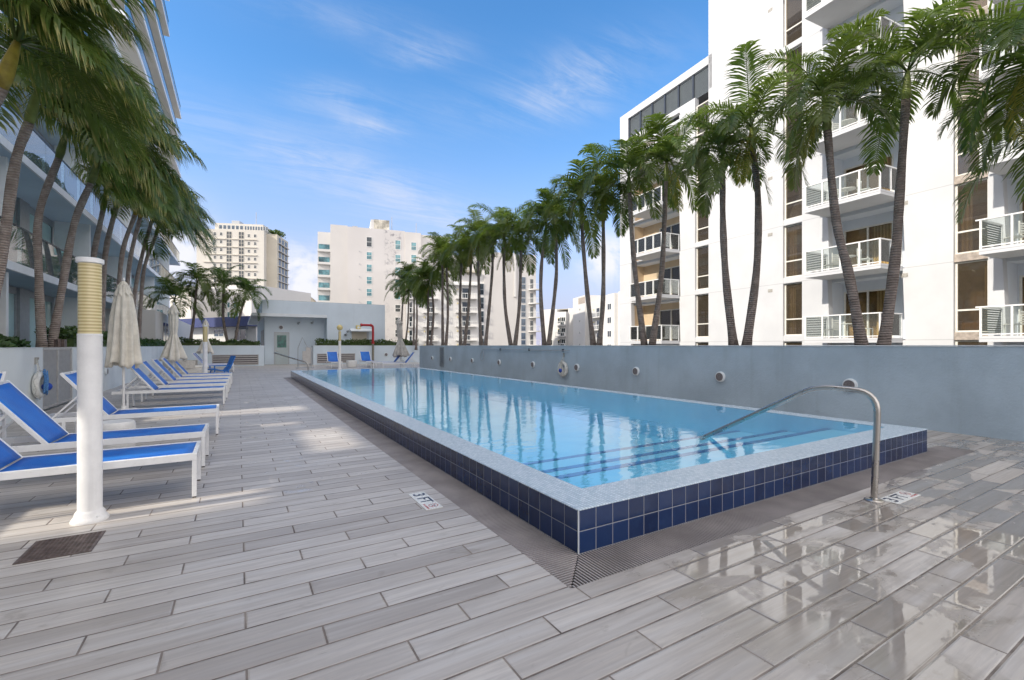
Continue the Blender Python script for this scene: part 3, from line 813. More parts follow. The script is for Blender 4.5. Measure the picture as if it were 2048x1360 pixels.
# ---------------------------------------------------------------- parasols (closed)
def parasol(x, y, label, top=2.76, bot=1.0, rb=.30, tie=False, seed=1, mat='canvas', lean=0):
    rnd = random.Random(seed)
    t = empty('closed_parasol', (x, y, 0), 0, label, 'parasol', 'closed parasols beside the loungers'); t.rotation_euler = (0, lean, 0)
    mb = MB(); mb.tube([(0,0,.03),(0,0,top+.03)], .024, 12); mb.build('pole', M['column'], t, smooth=True)
    mb = MB(); mb.lathe([(.26,.001),(.26,.035),(.22,.05),(.05,.055),(.04,.12)], 28); mb.build('base', M['column'], t, smooth=True)
    ph = rnd.random()*6; ph2 = rnd.random()*6
    n = 96; m_ = 9
    def rad(v):
        if tie: return .085 + .07*math.sin(min(1, v/.5)*PI)*.55 + (0 if v < .52 else (v-.52)*.50)
        return .085 + rb*.62*v**.8 + .02*math.sin(v*5)
    rows = 22
    mb = MB(); k0 = 0
    for i in range(rows+1):
        v = i/rows
        for j in range(n):
            a = 2*PI*j/n
            fold = .20*math.sin(m_*a+ph+v*1.1)*(.35+.9*v) + .09*math.sin(5*a+ph2-v*1.6)*v
            r = rad(v)*(1+fold)
            z = top-.06-(top-.06-bot)*v + (.05*math.sin(4*a+ph2) + .03*math.sin(m_*a+ph))*(v**6)
            mb.v.append((r*math.cos(a), r*math.sin(a), z))
    for i in range(rows):
        for j in range(n):
            q = (j+1) % n; mb.f.append((i*n+j, i*n+q, (i+1)*n+q, (i+1)*n+j))
    c = mb.build('canopy', M[mat], t, smooth='all'); sd = c.modifiers.new('solid','SOLIDIFY'); sd.thickness=.006
    mb = MB()
    for i in range(9):
        v = i/8
        for j in range(n):
            a = 2*PI*j/n
            r = (.03 + .115*v**.7)*(1+.16*v*math.sin(8*a+ph2)); z = top+.02-.30*v + .035*v*math.cos(8*a+ph2)
            mb.v.append((r*math.cos(a), r*math.sin(a), z))
    for i in range(8):
        for j in range(n):
            q = (j+1) % n; mb.f.append((i*n+j, i*n+q, (i+1)*n+q, (i+1)*n+j))
    c = mb.build('vent_cap', M[mat], t, smooth='all'); sd = c.modifiers.new('solid','SOLIDIFY'); sd.thickness=.005
    if tie:
        zt_ = top-.06-(top-.06-bot)*.52
        mb = MB(); mb.lathe([(rad(.52)*1.10, zt_-.015),(rad(.52)*1.12, zt_),(rad(.52)*1.10, zt_+.015)], 32); mb.build('tie_strap', M[mat], t, smooth=True)
    mb = MB(); mb.lathe([(.018,top+.03),(.03,top+.05),(.03,top+.07),(.012,top+.10),(.001,top+.105)], 14); mb.build('finial', M['column'], t, smooth=True)
    return t
parasol(-2.10, 12.62, 'large closed cream parasol hanging loose, nearest the big lamp column', 2.74, .98, .29, False, 3)
parasol(-1.87, 19.05, 'closed cream parasol tied round its waist, middle one of the three on the left', 2.74, .93, .3, True, 5)
parasol(-1.52, 29.7, 'farthest left closed cream parasol, half hidden by the far lamp column', 2.74, 1.0, .34, True, 8)
pr = parasol(8.55, 27.6, 'leaning closed grey parasol at the far right corner of the pool', 3.0, .75, .5, True, 12, 'canvas_grey', R(-3))
pr.scale = (1.25, 1.25, 1.0)

# ---------------------------------------------------------------- parapet walls
def wall(name, boxes, mat, label, cat='wall', cap=None):
    t = empty(name, (boxes[0][0], boxes[0][1], 0), 0, label, cat); t.location = (0,0,0)
    mb = MB()
    for b in boxes: mb.box(*b)
    mb.build('wall', mat, t)
    if cap:
        mb = MB()
        for b in cap: mb.box(*b)
        mb.build('wall_cap', M['cap'], t)
    return t
wall('parapet_wall', [(RW, -8, 0, RW+.22, 28, 1.385), (RW+.22, 27.8, 0, 13.2, 28, 1.385)], M['stucco_blue'], 'long blue grey stucco wall with round lights along the pool\'s right side',
     cap=[(RW-.012, -8, 1.387, RW+.24, 27.78, 1.405), (RW+.25, 27.79, 1.387, 13.2, 28.01, 1.405)])
wall('parapet_wall', [(LW-.2, -8, 0, LW, 13.4, 1.345), (LW-.2, 15.45, 0, LW, BW+.2, 1.345)], M['stucco_white'], 'long white stucco planter wall behind the loungers on the left',
     cap=[(LW-.215, -8, 1.347, LW+.01, 13.39, 1.362), (LW-.215, 15.46, 1.347, LW+.01, BW-.02, 1.362)])
xa = at_y(528.5, BW)[0]; xb = at_y(626.5, BW)[0]
wall('parapet_wall', [(LW+.002, BW, 0, xa, BW+.2, 1.385), (xa-.2, BW+.2, 0, xa, BW+2.2, 1.385)], M['stucco_util'], 'low pale blue end wall with a louvred vent left of the grey door',
     cap=[(LW+.002, BW-.012, 1.387, xa+.01, BW+.21, 1.405)])
wall('parapet_wall', [(xb, BW, 0, 13.0, BW+.2, 1.385), (xb, BW+.2, 0, xb+.2, BW+1.1, 1.385)], M['stucco_util'], 'low pale blue end wall below the hedge right of the grey door',
     cap=[(xb-.01, BW-.012, 1.387, 13.0, BW+.21, 1.405)])
# planters' soil
mb = MB(); mb.box(-5.6, -8, 1.0, LW-.2, BW+3.5, 1.2); mb.box(LW-.2, BW+.2, 1.0, xa-.2, BW+3.5, 1.21); mb.box(xb+.2, BW+.2, 1.0, 13.0, 37.2, 1.21)
mb.box(RW+.22, -8, .9, 12.6, 27.79, 1.15); mb.box(12.0, BW+.25, .9, 14.5, BW+2, 1.15); mb.box(10.5, 28.02, 0, 12.6, 29.2, 1.15)
tag(mb.build('planter_soil', M['soil']), kind='structure')

# round wall lights
def wall_light(x, y, z, rz, label, r=.125):
    t = empty('wall_light', (x, y, z), rz, label, 'wall light', 'round bulkhead lights on the walls')   # local -y faces the deck
    mb = MB(); n=26
    prof = [(r, 0), (r, -.03), (r*.94, -.05), (r*.78, -.06), (r*.74, -.052)]
    k=0
    for (rr, yy) in prof:
        for j in range(n):
            a=2*PI*j/n; mb.v.append((rr*math.cos(a), yy, rr*math.sin(a)))
    for i in range(len(prof)-1):
        for j in range(n):
            q=(j+1)%n; mb.f.append((i*n+j,(i+1)*n+j,(i+1)*n+q,i*n+q))
    mb.build('housing', M['cap'], t, smooth=True)
    mb = MB(); mb.disc_y(0, -.058, 0, r*.755, .02, 24); mb.build('lens', M['lens_grey'], t)
    return t
ordn = ['nearest', 'second', 'third', 'fourth', 'fifth', 'sixth', 'seventh', 'eighth', 'ninth']
lab = {0: 'nearest round light on the right wall, just above the steel handrail\'s bend'}
for k in range(9):
    wall_light(RW-.002, 4.17+2.69*k, .66, R(-90), lab.get(k, f'{ordn[k]} round wall light on the right pool wall, counting from the handrail'))
for px, l in ((735, 'left one of two round wall lights on the far wall, beside the pipe'), (772, 'right one of two round wall lights on the far wall, behind the far loungers')):
    p = at_y(px, BW); wall_light(p[0], BW-.002, .69, 0, l, .15)
wall_light(LW+.002, 18.7, .6, R(90), 'round white wall light on the left planter wall behind the nearest parasol', .12)

# louvred panels
def louvre(name, x, y, rz, wd, z0, z1, nsl, mats, label, cat='louvred vent', group=None, nframe=1):
    t = empty(name, (x, y, 0), rz, label, cat, group)       # local x along wall, local -y outwards
    f = .06; mb = MB()
    mb.box(0, -.03, z0, f, 0, z1); mb.box(wd-f, -.03, z0, wd, 0, z1); mb.box(f, -.03, z0, wd-f, 0, z0+f); mb.box(f, -.03, z1-f, wd-f, 0, z1)
    if nframe == 2: mb.box(wd/2-f*.8, -.031, z0+f, wd/2+f*.8, 0, z1-f)
    mb.build('frame', mats[0], t)
    mb = MB(); mb.box(f, -.006, z0+f, wd-f, -.002, z1-f); mb.build('backing', mats[2], t)
    mb = MB(); hh = (z1-z0-2*f)/nsl
    for k in range(nsl):
        zc = z0+f+hh*(k+.5)
        mb.prism([(-.026, zc-hh*.30), (-.022, zc-hh*.34), (-.007, zc+hh*.16), (-.011, zc+hh*.30)], 'x', f+.001, wd-f-.001)
    mb.build('slats', mats[1], t); return t
fl = (M['vent_frame'], M['vent_frame'], M['vent_dark'])
p0 = at_y(424, BW)[0]; p1 = at_y(517, BW)[0]
louvre('wall_vent', p0, BW-.002, 0, p1-p0, .10, .78, 4, fl, 'wide louvred vent low on the far wall, left of the grey door')
p0 = at_y(634, BW)[0]; p1 = at_y(710, BW)[0]
louvre('wall_vent', p0, BW-.002, 0, p1-p0, .12, .80, 4, fl, 'wide louvred vent low on the far wall, behind the loungers facing the camera')
louvre('wall_vent', RW-.002, 24.55, R(-90), .62, .22, 1.31, 22, (M['louver_grey'],)*2+(M['vent_dark'],), 'tall narrow grey louvred panel near the far end of the right wall')
g = louvre('louvred_gate', LW-.04, 13.42, R(90), 2.0, .04, 1.36, 44, (M['louver'],)*3, 'pair of beige louvred service doors set in the left planter wall', 'gate', nframe=2)
# dead bits on the gate wall: short pipe stub
mb = MB(); mb.tube([(-3.75, 15.2, 1.365), (-3.75, 15.2, 1.56)], .04, 8); mb.box(-3.85, 15.26, 1.365, -3.66, 15.46, 1.55)
tag(mb.build('valve_box', M['rust_grate']), 'small rusty valve stub standing on the wall above the louvred doors', 'valve')

# floor drain
t = empty('floor_drain', (-1.24, 4.15, 0), R(0), 'dark bronze floor grate beside the foot of the big lamp column', 'floor drain')
mb = MB(); mb.box(0,0,.0005,.38,.40,.002); mb.build('pit_shade_sheet', M['grate_shade'], t)  # flat black sheet on the deck, painted as the shade inside the drain
mb = MB(); mb.box(0,0,.0022,.018,.40,.007); mb.box(.362,0,.0022,.38,.40,.007); mb.box(.0182,0,.0022,.3618,.014,.007); mb.box(.0182,.386,.0022,.3618,.40,.007)
for k in range(1,14): mb.box(.018+k*.0246-.004, .0142, .0024, .018+k*.0246+.004, .3858, .0062)
for k in range(1,24): mb.box(.0182, .014+k*.0155-.0035, .0026, .3618, .014+k*.0155+.0035, .0068)
mb.build('grille', M['rust_grate'], t)

# life rings
def life_ring(x, y, z, rz, label, rope='rope_white'):
    t = empty('life_ring', (x, y, z), rz, label, 'life ring', 'life rings hung on the walls')
    mb = MB(); pts=[(.21*math.cos(a), -.07, .21*math.sin(a)) for a in [2*PI*i/36 for i in range(37)]]
    mb.tube(pts, .058, 12, cap=False); mb.build('ring', M['ring_white'], t, smooth=True)
    mb = MB(); r_ = random.Random(4)
    mb.tube([(.285*math.cos(a)+.0, -.08-.02*math.sin(6*a), .285*math.sin(a)+.012*math.sin(5*a)) for a in [2*PI*i/48 for i in range(49)]], .008, 6, cap=False)
    mb.tube([(0,-.03,.52),(.04,-.06,.33),(.08,-.1,.1)], .008, 6); mb.tube([(0,-.03,.52),(-.06,-.06,.34),(-.12,-.1,.18)], .008, 6)
    mb.build('grab_rope', M['rope_white'], t, smooth=True)
    mb = MB()
    for k in range(16):
        ox = r_.uniform(-.07,.09); oy = r_.uniform(-.18,-.12); l = r_.uniform(.2,.42)
        a0=(r_.uniform(-.03,.05), oy, .28+r_.uniform(-.05,.04))
        mb.tube([a0,(ox*.7+.02,oy-.02,.12),(ox+.05,oy,-.02-l*.4),(ox+.09,oy+.02,.0-l*.55),(ox+.08,oy,.06)], .011, 6)
    mb.build('rope_coil', M[rope], t, smooth=True)
    mb = MB(); n=12; cz=-.05; cxx=.12 if rope=='rope_blue' else .0
    mb.lathe([(.001,cz-.085)]+[(.085*math.sin(PI*k/n), cz-.085*math.cos(PI*k/n)) for k in range(1,n)]+[(.001,cz+.085)], 16, cxx, -.15); mb.build('float', M['float_blue'], t, smooth=True)
    mb = MB(); mb.box(-.012,-.05,.42,.012,-.001,.56); mb.tube([(0,-.02,.52),(0,-.06,.52),(0,-.06,.56)],.008,6); mb.build('hook', M['steel'], t)
    return t
life_ring(LW, 12.95, .60, R(90), 'white life ring with a bundle of blue rope hung on the left wall', 'rope_blue')
life_ring(RW, 12.95, .58, R(-90), 'white life ring with pale rope and a blue float hung on the right wall')
# shepherd's crook
t = empty('rescue_hook', (RW-.05, 12.6, 1.22), 0, 'long thin rescue pole with a looped hook along the right wall', 'rescue pole')
mb = MB(); mb.tube([(0,0,0),(0,6.0,.03)], .013, 8); mb.build('pole', M['alu'], t, smooth=True)
mb = MB(); mb.tube([(0,6.0,.03),(0,6.4,.04),(0,6.65,-.05),(0,6.78,-.3),(0,6.72,-.5),(0,6.58,-.55),(0,6.45,-.48),(0,6.42,-.3),(0,6.5,-.05)], .012, 8); mb.build('hook', M['alu'], t, smooth=True)
mb = MB()
for yy in (.4, 2.6, 4.9): mb.box(-.01, yy-.02, -.03, .048, yy+.02, .06)
mb.build('bracket', M['rail_dark'], t)

# ---------------------------------------------------------------- plants
def leaf_cloud(mb, x0, x1, y0, y1, z0, z1, n, size, rnd):
    for _ in range(n):
        c = Vector((rnd.uniform(x0,x1), rnd.uniform(y0,y1), 0))
        top = z1 - .22*(z1-z0)*noise.noise(Vector((c.x*1.7, c.y*1.7, 2.2)))*2 - (z1-z0)*.15
        c.z = z0 + (top-z0)*(rnd.random()**.55)
        s_ = size*rnd.uniform(.6,1.3)
        d = Vector((rnd.uniform(-1,1), rnd.uniform(-1,1), rnd.uniform(-.2,.9))).normalized()
        sd = d.cross(Vector((rnd.uniform(-1,1), rnd.uniform(-1,1), rnd.uniform(-1,1)))).normalized()*s_*.32
        k=len(mb.v); mb.v += [tuple(c), tuple(c+d*s_*.5+sd), tuple(c+d*s_), tuple(c+d*s_*.5-sd)]; mb.f.append((k,k+1,k+2,k+3))
def hedge(x0,x1,y0,y1,z0,z1,n,size,label,seed=1,name='hedge',cat='hedge'):
    mb=MB(); leaf_cloud(mb,x0,x1,y0,y1,z0,z1,n,size,random.Random(seed))
    mb.box(x0+.1,y0+.1,z0-.1,x1-.1,y1-.1,z0+(z1-z0)*.55) if name=='hedge' else None
    o=mb.build(name, M['hedge']); tag(o,label,cat); return o
hedge(-4.5,-3.72,16.6,24.0,1.25,1.86,5200,.10,'clipped green hedge on the left wall between the paired trunks and nearest parasol',1)
hedge(-4.5,-3.72,24.6,35.6,1.25,1.72,3600,.11,'low green hedge on the left wall behind the middle parasol',2)
hedge(-3.4,xa-.25,BW+.3,BW+1.1,1.25,1.82,3600,.11,'dark green hedge on the far wall left of the utility building',3)
hedge(xb+.25,12.7,BW+.28,BW+1.0,1.25,1.86,5200,.11,'dark green hedge on the far wall right of the grey door',4)
hedge(-4.2,-3.72,11.0,12.2,1.2,1.62,900,.14,'leafy green shrub at the left edge above the life ring',5,'shrub','shrub')
hedge(-4.1,-3.75,12.5,13.3,1.2,1.55,420,.12,'small leafy shrub just left of the paired palm trunks',6,'shrub','shrub')

# palms ----------------------------------------------------------
def frond(mb, tips, rnd, az, el, L, droop, wind=(0,0), ll=.42, npair=30, wd=.030, dry=0, hang=.5):
    p = Vector((0,0,0)); d = Vector((math.cos(az)*math.cos(el), math.sin(az)*math.cos(el), math.sin(el)))
    seg = 13; pts=[p.copy()]; ds=[d.copy()]
    wv = Vector((wind[0], wind[1], 0)); yl = rnd.random()
    for i in range(seg):
        st = L/seg; u=(i+1)/seg
        d = (d + Vector((0,0,-1))*droop*(.4+1.2*u)/seg*1.6 + wv*(.3+u)/seg).normalized()
        p = p + d*st; pts.append(p.copy()); ds.append(d.copy())
    # rachis
    k0=len(mb.v); 
    for i,q in enumerate(pts):
        r=.016*(1-.85*i/seg)
        sd=ds[i].cross(Vector((0,0,1)))
        if sd.length<.05: sd=Vector((1,0,0))
        sd.normalize(); up=sd.cross(ds[i]).normalized()
        for (a,b) in ((-1,-.5),(1,-.5),(0,1)): mb.v.append(tuple(q+sd*r*a+up*r*b)); tips.append((.25,yl))
    for i in range(seg):
        for j in range(3):
            q=(j+1)%3; a=k0+i*3; mb.f.append((a+j,a+q,a+3+q,a+3+j))
    for i in range(npair):
        u=.14+.86*(i+.5)/npair
        fi=u*seg; i0=min(int(fi),seg-1); fr=fi-i0
        q=pts[i0].lerp(pts[i0+1],fr); dd=ds[i0].lerp(ds[min(i0+1,seg)],fr).normalized()
        sd=dd.cross(Vector((0,0,1)))
        if sd.length<.08: sd=Vector((math.sin(az),-math.cos(az),0))
        sd.normalize(); up=sd.cross(dd).normalized()
        leafl=ll*(math.sin(PI*min(1,max(0,u))**.75)**.6*.9+.18)*rnd.uniform(.82,1.1)
        for sg in (-1,1):
            fwd=rnd.uniform(.42,.72)+.35*u
            v=(sd*sg+dd*fwd+up*rnd.uniform(.12,.42)).normalized()
            v2=(v+Vector((0,0,-1))*rnd.uniform(.45,1.0)*hang*1.5+wv*.35).normalized()
            v3=(v2+Vector((0,0,-1))*rnd.uniform(.4,1.0)*hang*1.5+wv*.35).normalized()
            wn_=v.cross(up)
            if wn_.length<.1: wn_=dd.copy()
            wn_.normalize(); w2=wd*.5*rnd.uniform(.8,1.2)
            a=q; b=q+v*leafl*.38; c=b+v2*leafl*.36; e=c+v3*leafl*.30
            k=len(mb.v)
            mb.v += [tuple(a-wn_*w2*.45),tuple(a+wn_*w2*.45),tuple(b-wn_*w2),tuple(b+wn_*w2),tuple(c-wn_*w2*.75),tuple(c+wn_*w2*.75),tuple(e)]
            dr=rnd.random()<dry; hi = 1.0 if dr else rnd.uniform(.25,.6)
            tips.extend([(0,yl),(0,yl),(.1*hi,yl),(.1*hi,yl),(.62*hi,yl),(.62*hi,yl),(hi,yl)])
            mb.f += [(k,k+1,k+3,k+2),(k+2,k+3,k+5,k+4),(k+4,k+5,k+6)]
def crown_mesh(name, seed, nf=17, L=1.75, wind=(0,0), droop=1.0, hang=.5, dry=.1, mat='palm_leaf', elmin=-12, ll=.46, npair=32, wd=.034, elmax=66, dead=0, fan=0, skirt=0):
    rnd=random.Random(seed); mb=MB(); tips=[]
    for i in range(nf):
        f=i/(nf-1)
        az=i*2.39996+rnd.uniform(-.25,.25)
        if fan: az=rnd.uniform(-fan,fan)
        el=R(elmin+ (elmax-elmin)*f**.85 + rnd.uniform(-7,7))
        if i<skirt: el=R(rnd.uniform(-25,0))
        n0=len(tips)
        frond(mb,tips,rnd,az,el,L*rnd.uniform(.85,1.1)*(1-.10*f),droop*rnd.uniform(.75,1.2)*(1.05 if f<.8 else .75),wind,ll,npair,wd,dry,hang)
    for q in range(dead):
        n0=len(tips); frond(mb,tips,rnd,rnd.uniform(0,6.28),R(-58),L*.75,.5,wind,ll*.8,int(npair*.7),wd*.6,1,1.2)
        for k_ in range(n0,len(tips)): tips[k_]=(1.0,0)
    me=bpy.data.meshes.new(name); me.from_pydata(mb.v,[],mb.f); me.update()
    ca=me.color_attributes.new('tip','FLOAT_COLOR','POINT')
    flat=[]
    for a,b in tips: flat += [a,b,0,1]
    ca.data.foreach_set('color',flat)
    me.materials.append(M[mat]); return me
crowns=[crown_mesh('crown',s_,nf=n_,L=l_,droop=d_,hang=.42,elmin=12,elmax=x_,ll=.50,npair=44,wd=.036,dead=q_,skirt=k_,dry=.15) for (s_,n_,l_,d_,x_,q_,k_) in ((11,14,1.95,1.65,76,0,2),(12,15,1.9,1.8,78,1,3),(13,13,2.05,1.5,72,0,1),(14,15,1.85,1.9,78,0,3),(15,12,2.05,1.7,74,1,2),(16,15,1.95,1.45,70,0,3),(17,14,1.9,1.75,76,1,2))]
crowns_l=[crown_mesh('crown',s_,nf=n_,L=l_,wind=(1.25,.0),droop=1.45,hang=1.25,dry=.75,mat='palm_leaf_dry',elmin=5,elmax=80,ll=.85,npair=54,wd=.030,fan=1.75) for (s_,n_,l_) in ((21,15,2.15),(22,14,2.3),(23,16,2.05),(24,14,2.2))]
def smooth_path(pts, n=16):
    """Catmull-Rom through the given points"""
    P=[Vector(p) for p in pts]; P=[P[0]*2-P[1]]+P+[P[-1]*2-P[-2]]
    out=[]
    segs=len(P)-3
    for i in range(segs):
        for k in range(n//segs+1 if i<segs-1 else n//segs+2):
            t=k/(n//segs+1); a,b,c,d=P[i:i+4]
            out.append(.5*((2*b)+(c-a)*t+(2*a-5*b+4*c-d)*t*t+(3*b-a-3*c+d)*t**3))
    return out
pc=[0]
def palm(pts, label, group, r0=.115, r1=.075, crown=None, cs=1.0, shaft='shaft', rot=None, z0=None, shaft_len=.75, lean=.5):
    """pts: trunk path bottom to top in world"""
    rnd=random.Random(100+pc[0]); pc[0]+=1
    base=Vector(pts[0])
    t=empty('palm_tree', tuple(base), 0, label, 'palm tree', group)
    path=smooth_path([Vector(p)-base for p in pts])
    n=len(path); mb=MB()
    rad=[]
    for i in range(n):
        f=i/(n-1); rad.append(r1+(r0-r1)*(1-f)**1.3+.035*math.exp(-f*16)+.006*math.sin(f*19+pc[0]))
    mb.tube(path,rad,12); mb.build('trunk',M['trunk_pale'] if group==GL else M['trunk'],t,smooth='all')
    d=(path[-1]-path[-2]).normalized(); top=path[-1]
    dd=(d*.75+Vector((0,0,.25))).normalized()
    sh=[top-d*.02, top+dd*shaft_len*.2, top+dd*shaft_len*.6, top+dd*shaft_len]
    mb=MB(); mb.tube(sh,[r1*.98,r1*1.22,r1*.95,r1*.45],12); mb.build('crownshaft',M[shaft],t,smooth='all')
    me=crown or crowns[pc[0]%len(crowns)]
    o=bpy.data.objects.new('crown',me); COL.objects.link(o); o.parent=t
    cs*=rnd.uniform(.92,1.08); o.location=top+dd*shaft_len*.9; o.scale=(cs,cs,cs*rnd.uniform(.9,1.08))
    tilt=dd.to_track_quat('Z','Y').to_matrix()
    if rot is None: rot=rnd.uniform(0,6.28)
    o.rotation_euler=(Matrix(tilt) @ Matrix.Rotation(rot,3,'Z')).to_euler() if crown is None else (rnd.uniform(-.1,.1),rnd.uniform(-.1,.1),rot)
    return t
GL='wind blown palms behind the left wall'
# right hand row, pairs rising behind the wall; (px,py) of the trunk at several heights on its own depth
XR=10.62
right=[ # y, pts, label
 (4.12,[(1728,700),(1700,560),(1672,440),(1655,262)],'tall palm leaning left in the nearest pair, crossing the white tower balconies'),
 (4.12,[(1764,700),(1790,520),(1800,380),(1812,200)],'tall palm leaning right in the nearest pair, reaching the photo\'s upper edge'),
 (6.86,[(1468,700),(1452,560),(1446,450),(1445,350)],'palm on the left of the pair in front of the plain white tower wall'),
 (6.86,[(1492,700),(1513,540),(1516,400),(1506,300)],'palm on the right of the pair in front of the plain white tower wall'),
 (9.89,[(1290,700),(1272,560),(1263,460),(1259,385)],'palm with a straight trunk at the left corner of the white tower'),
 (9.89,[(1303,700),(1322,560),(1328,460),(1332,362)],'palm with a blackened trunk before the far balconies of the white tower'),
 (12.18,[(1188,700),(1176,600),(1167,500),(1163,434)],'palm with a trunk leaning left just before the blue gap beside the white tower'),
 (12.18,[(1198,700),(1206,600),(1207,500),(1206,415)],'upright slender palm just left of the white tower corner'),
 (15.1,[(1089.5,700),(1082,600),(1083,530),(1090,474)],'palm on the left of the pair seen against open sky'),
 (15.1,[(1096,700),(1107,610),(1113,540),(1111,468)],'palm on the right of the pair seen against open sky'),
 (17.8,[(1023,700),(1011,620),(1008,550),(1008,494)],'palm leaning left before the sloped wall of the stepped apartment block'),
 (17.8,[(1029,700),(1038,620),(1041,550),(1042,500)],'palm leaning right before the dark window column of the stepped apartment block'),
 (20.7,[(962.5,700),(959,620),(957,550),(956,493)],'left palm of the sixth pair from the right, before a dark strip of windows'),
 (20.7,[(970,700),(978,620),(984,550),(986,508)],'right palm of the sixth pair from the right, before a pale blank wall'),
 (23.2,[(921.5,700),(920,620),(921,570),(922.7,526)],'left palm of the pair in front of the middle column of far balconies'),
 (23.2,[(928,700),(936,625),(940,570),(942.5,518)],'right palm of the pair in front of the middle column of far balconies'),
 (25.85,[(885.6,700),(885,620),(885,570),(885,528)],'left palm of the close pair with nearly parallel trunks behind the narrow grey louvre'),
 (25.85,[(891,700),(895.5,638),(895,580),(893,532)],'right palm of the close pair with nearly parallel trunks behind the narrow grey louvre'),
 (28.4,[(855,700),(856,640),(856.5,580)],'short palm on the left of the pair before the left column of far balconies'),
 (28.4,[(860.5,700),(867,630),(864,580)],'short palm on the right of the pair before the left column of far balconies'),
 (31.6,[(827,700),(828,640),(828,588)],'palm rising directly behind the leaning grey parasol, left stem of its pair'),
 (31.6,[(832,700),(834,640),(833,590)],'palm rising directly behind the leaning grey parasol, right stem of its pair'),
 (34.2,[(803.5,700),(803.5,640),(808,578)],'farthest palm of the right row, standing left of its twin above the hedge'),
 (34.2,[(809,700),(816,640),(817,560)],'taller twin of the farthest pair of the right row, beside the grey parasol'),
]
GR='coconut style palms in pairs behind the right wall'
for k,(yy,pts,label) in enumerate(right):
    xr = XR if yy < 28 else (XR+.2 if yy < 29 else XR+1.6)
    if 28 < yy < 29: xr = 10.75
    t0 = at_x(pts[0][0], xr)[2]
    W=[]
    for (a,b) in pts:
        r_=ray(a); W.append((r_[0]*t0, r_[1]*t0, zz(b,t0)))
    if k == 0 or k == 1: W[0]=(W[0][0],W[0][1],1.15)
    palm(W,label,GR,r0=.098 if k<4 else .088,r1=.066 if k<4 else .062,cs=(1.0 if k<6 else 1.05)*(1 if k<18 else 1.1),shaft_len=.6)
# a palm whose trunk stands outside the right edge, crown hanging into the picture
t0=8.2
for (a,b,c_,sc,lb) in ((2085,2090,90,1.0,'palm whose crown hangs into the top right corner from outside the photo'),(2190,2150,210,1.0,'palm whose lower fronds reach in at the right edge of the photo')):
    r_=ray(a); q_=ray(b); palm([(r_[0]*7.4,r_[1]*7.4,1.15),(r_[0]*7.4,r_[1]*7.4,3.4),(q_[0]*7.4,q_[1]*7.4,zz(c_,7.4)-.45)],lb,GR,cs=1.05,shaft_len=.5)
# left hand row (wind blown, long hanging fronds)
GL='wind blown palms behind the left wall'
left=[ # x, base px, pts, shaft colour, label
 (-4.35,[(-230,700),(-150,480),(-60,300),(2,175)],'shaft_yellow','palm entering at the top left corner with an orange yellow crownshaft'),
 (-4.35,[(-40,700),(2,520),(30,330),(58,245)],'shaft','palm with a thick pale trunk running up along the left edge of the photo'),
 (-4.35,[(84,700),(78,560),(78,430),(118,315)],'shaft','left trunk of the pair of palms beside the louvred doors, straight then bending right'),
 (-4.35,[(102,700),(122,590),(148,450),(182,365)],'shaft','right trunk of the pair of palms beside the louvred doors, leaning steadily right'),
 (-4.35,[(184,700),(183,600),(188,510),(206,420)],'shaft','palm whose dark stained trunk rises behind the big lamp column'),
 (-4.35,[(204,700),(205,600),(212,500),(232,415)],'shaft','palm with a slim trunk just right of the big lamp column'),
 (-4.35,[(232,700),(236,600),(246,500),(270,430)],'shaft_yellow','palm with a yellow crownshaft rising left of the nearest parasol'),
 (-4.35,[(248,700),(252,600),(262,510),(280,436)],'shaft_yellow','palm rising directly behind the nearest parasol'),
 (-4.35,[(262,700),(268,600),(282,520),(304,440)],'shaft','palm leaning right over the nearest parasol with a loose dead frond'),
 (-4.35,[(276,700),(282,600),(290,530),(312,470)],'shaft','last palm of the left row, lowest crown nearest the far tower'),
]
yy_l=[10.4,13.3,16.2,16.6,20.6,21.4,24.6,26.4,28.4,30.5]
for k,(xl,pts,sh,label) in enumerate(left):
    r_=ray(pts[0][0]); t0=yy_l[k]/r_[1] if k>1 else (xl/r_[0] if r_[0]<-.05 else yy_l[k]/r_[1])
    W=[]
    for (a,b) in pts:
        q_=ray(a); W.append((q_[0]*t0,q_[1]*t0,zz(b,t0)))
    cs=[1.1,1.18,1.22,1.22,1.12,1.12,1.1,1.1,1.3,1.45][k]
    palm(W,label,GL,r0=.095,r1=.076,crown=crowns_l[k%4],cs=cs,shaft=sh,rot=-.55+random.Random(k).uniform(-.2,.2),shaft_len=.75)
# far left group behind the back wall
GB='short palms in the planter at the far end'
for k,(pts,label) in enumerate([([(352,700),(350,640),(349,612)],'palm rising behind the middle closed parasol at the far end'),
  ([(378,700),(387,640),(393,578)],'tallest palm of the far left group, curving right before the blank white wall'),
  ([(458,700),(447,640),(447,588)],'palm curving left over the blue fascia at the far end'),
  ([(467,700),(478,640),(489,600)],'palm leaning right beside the utility building')]):
    r_=ray(pts[0][0]); t0=37.1/r_[1]
    W=[(ray(a)[0]*t0,ray(a)[1]*t0,zz(b,t0)) for a,b in pts]
    palm(W,label,GB,r0=.10,r1=.07,cs=1.28,shaft_len=.5)

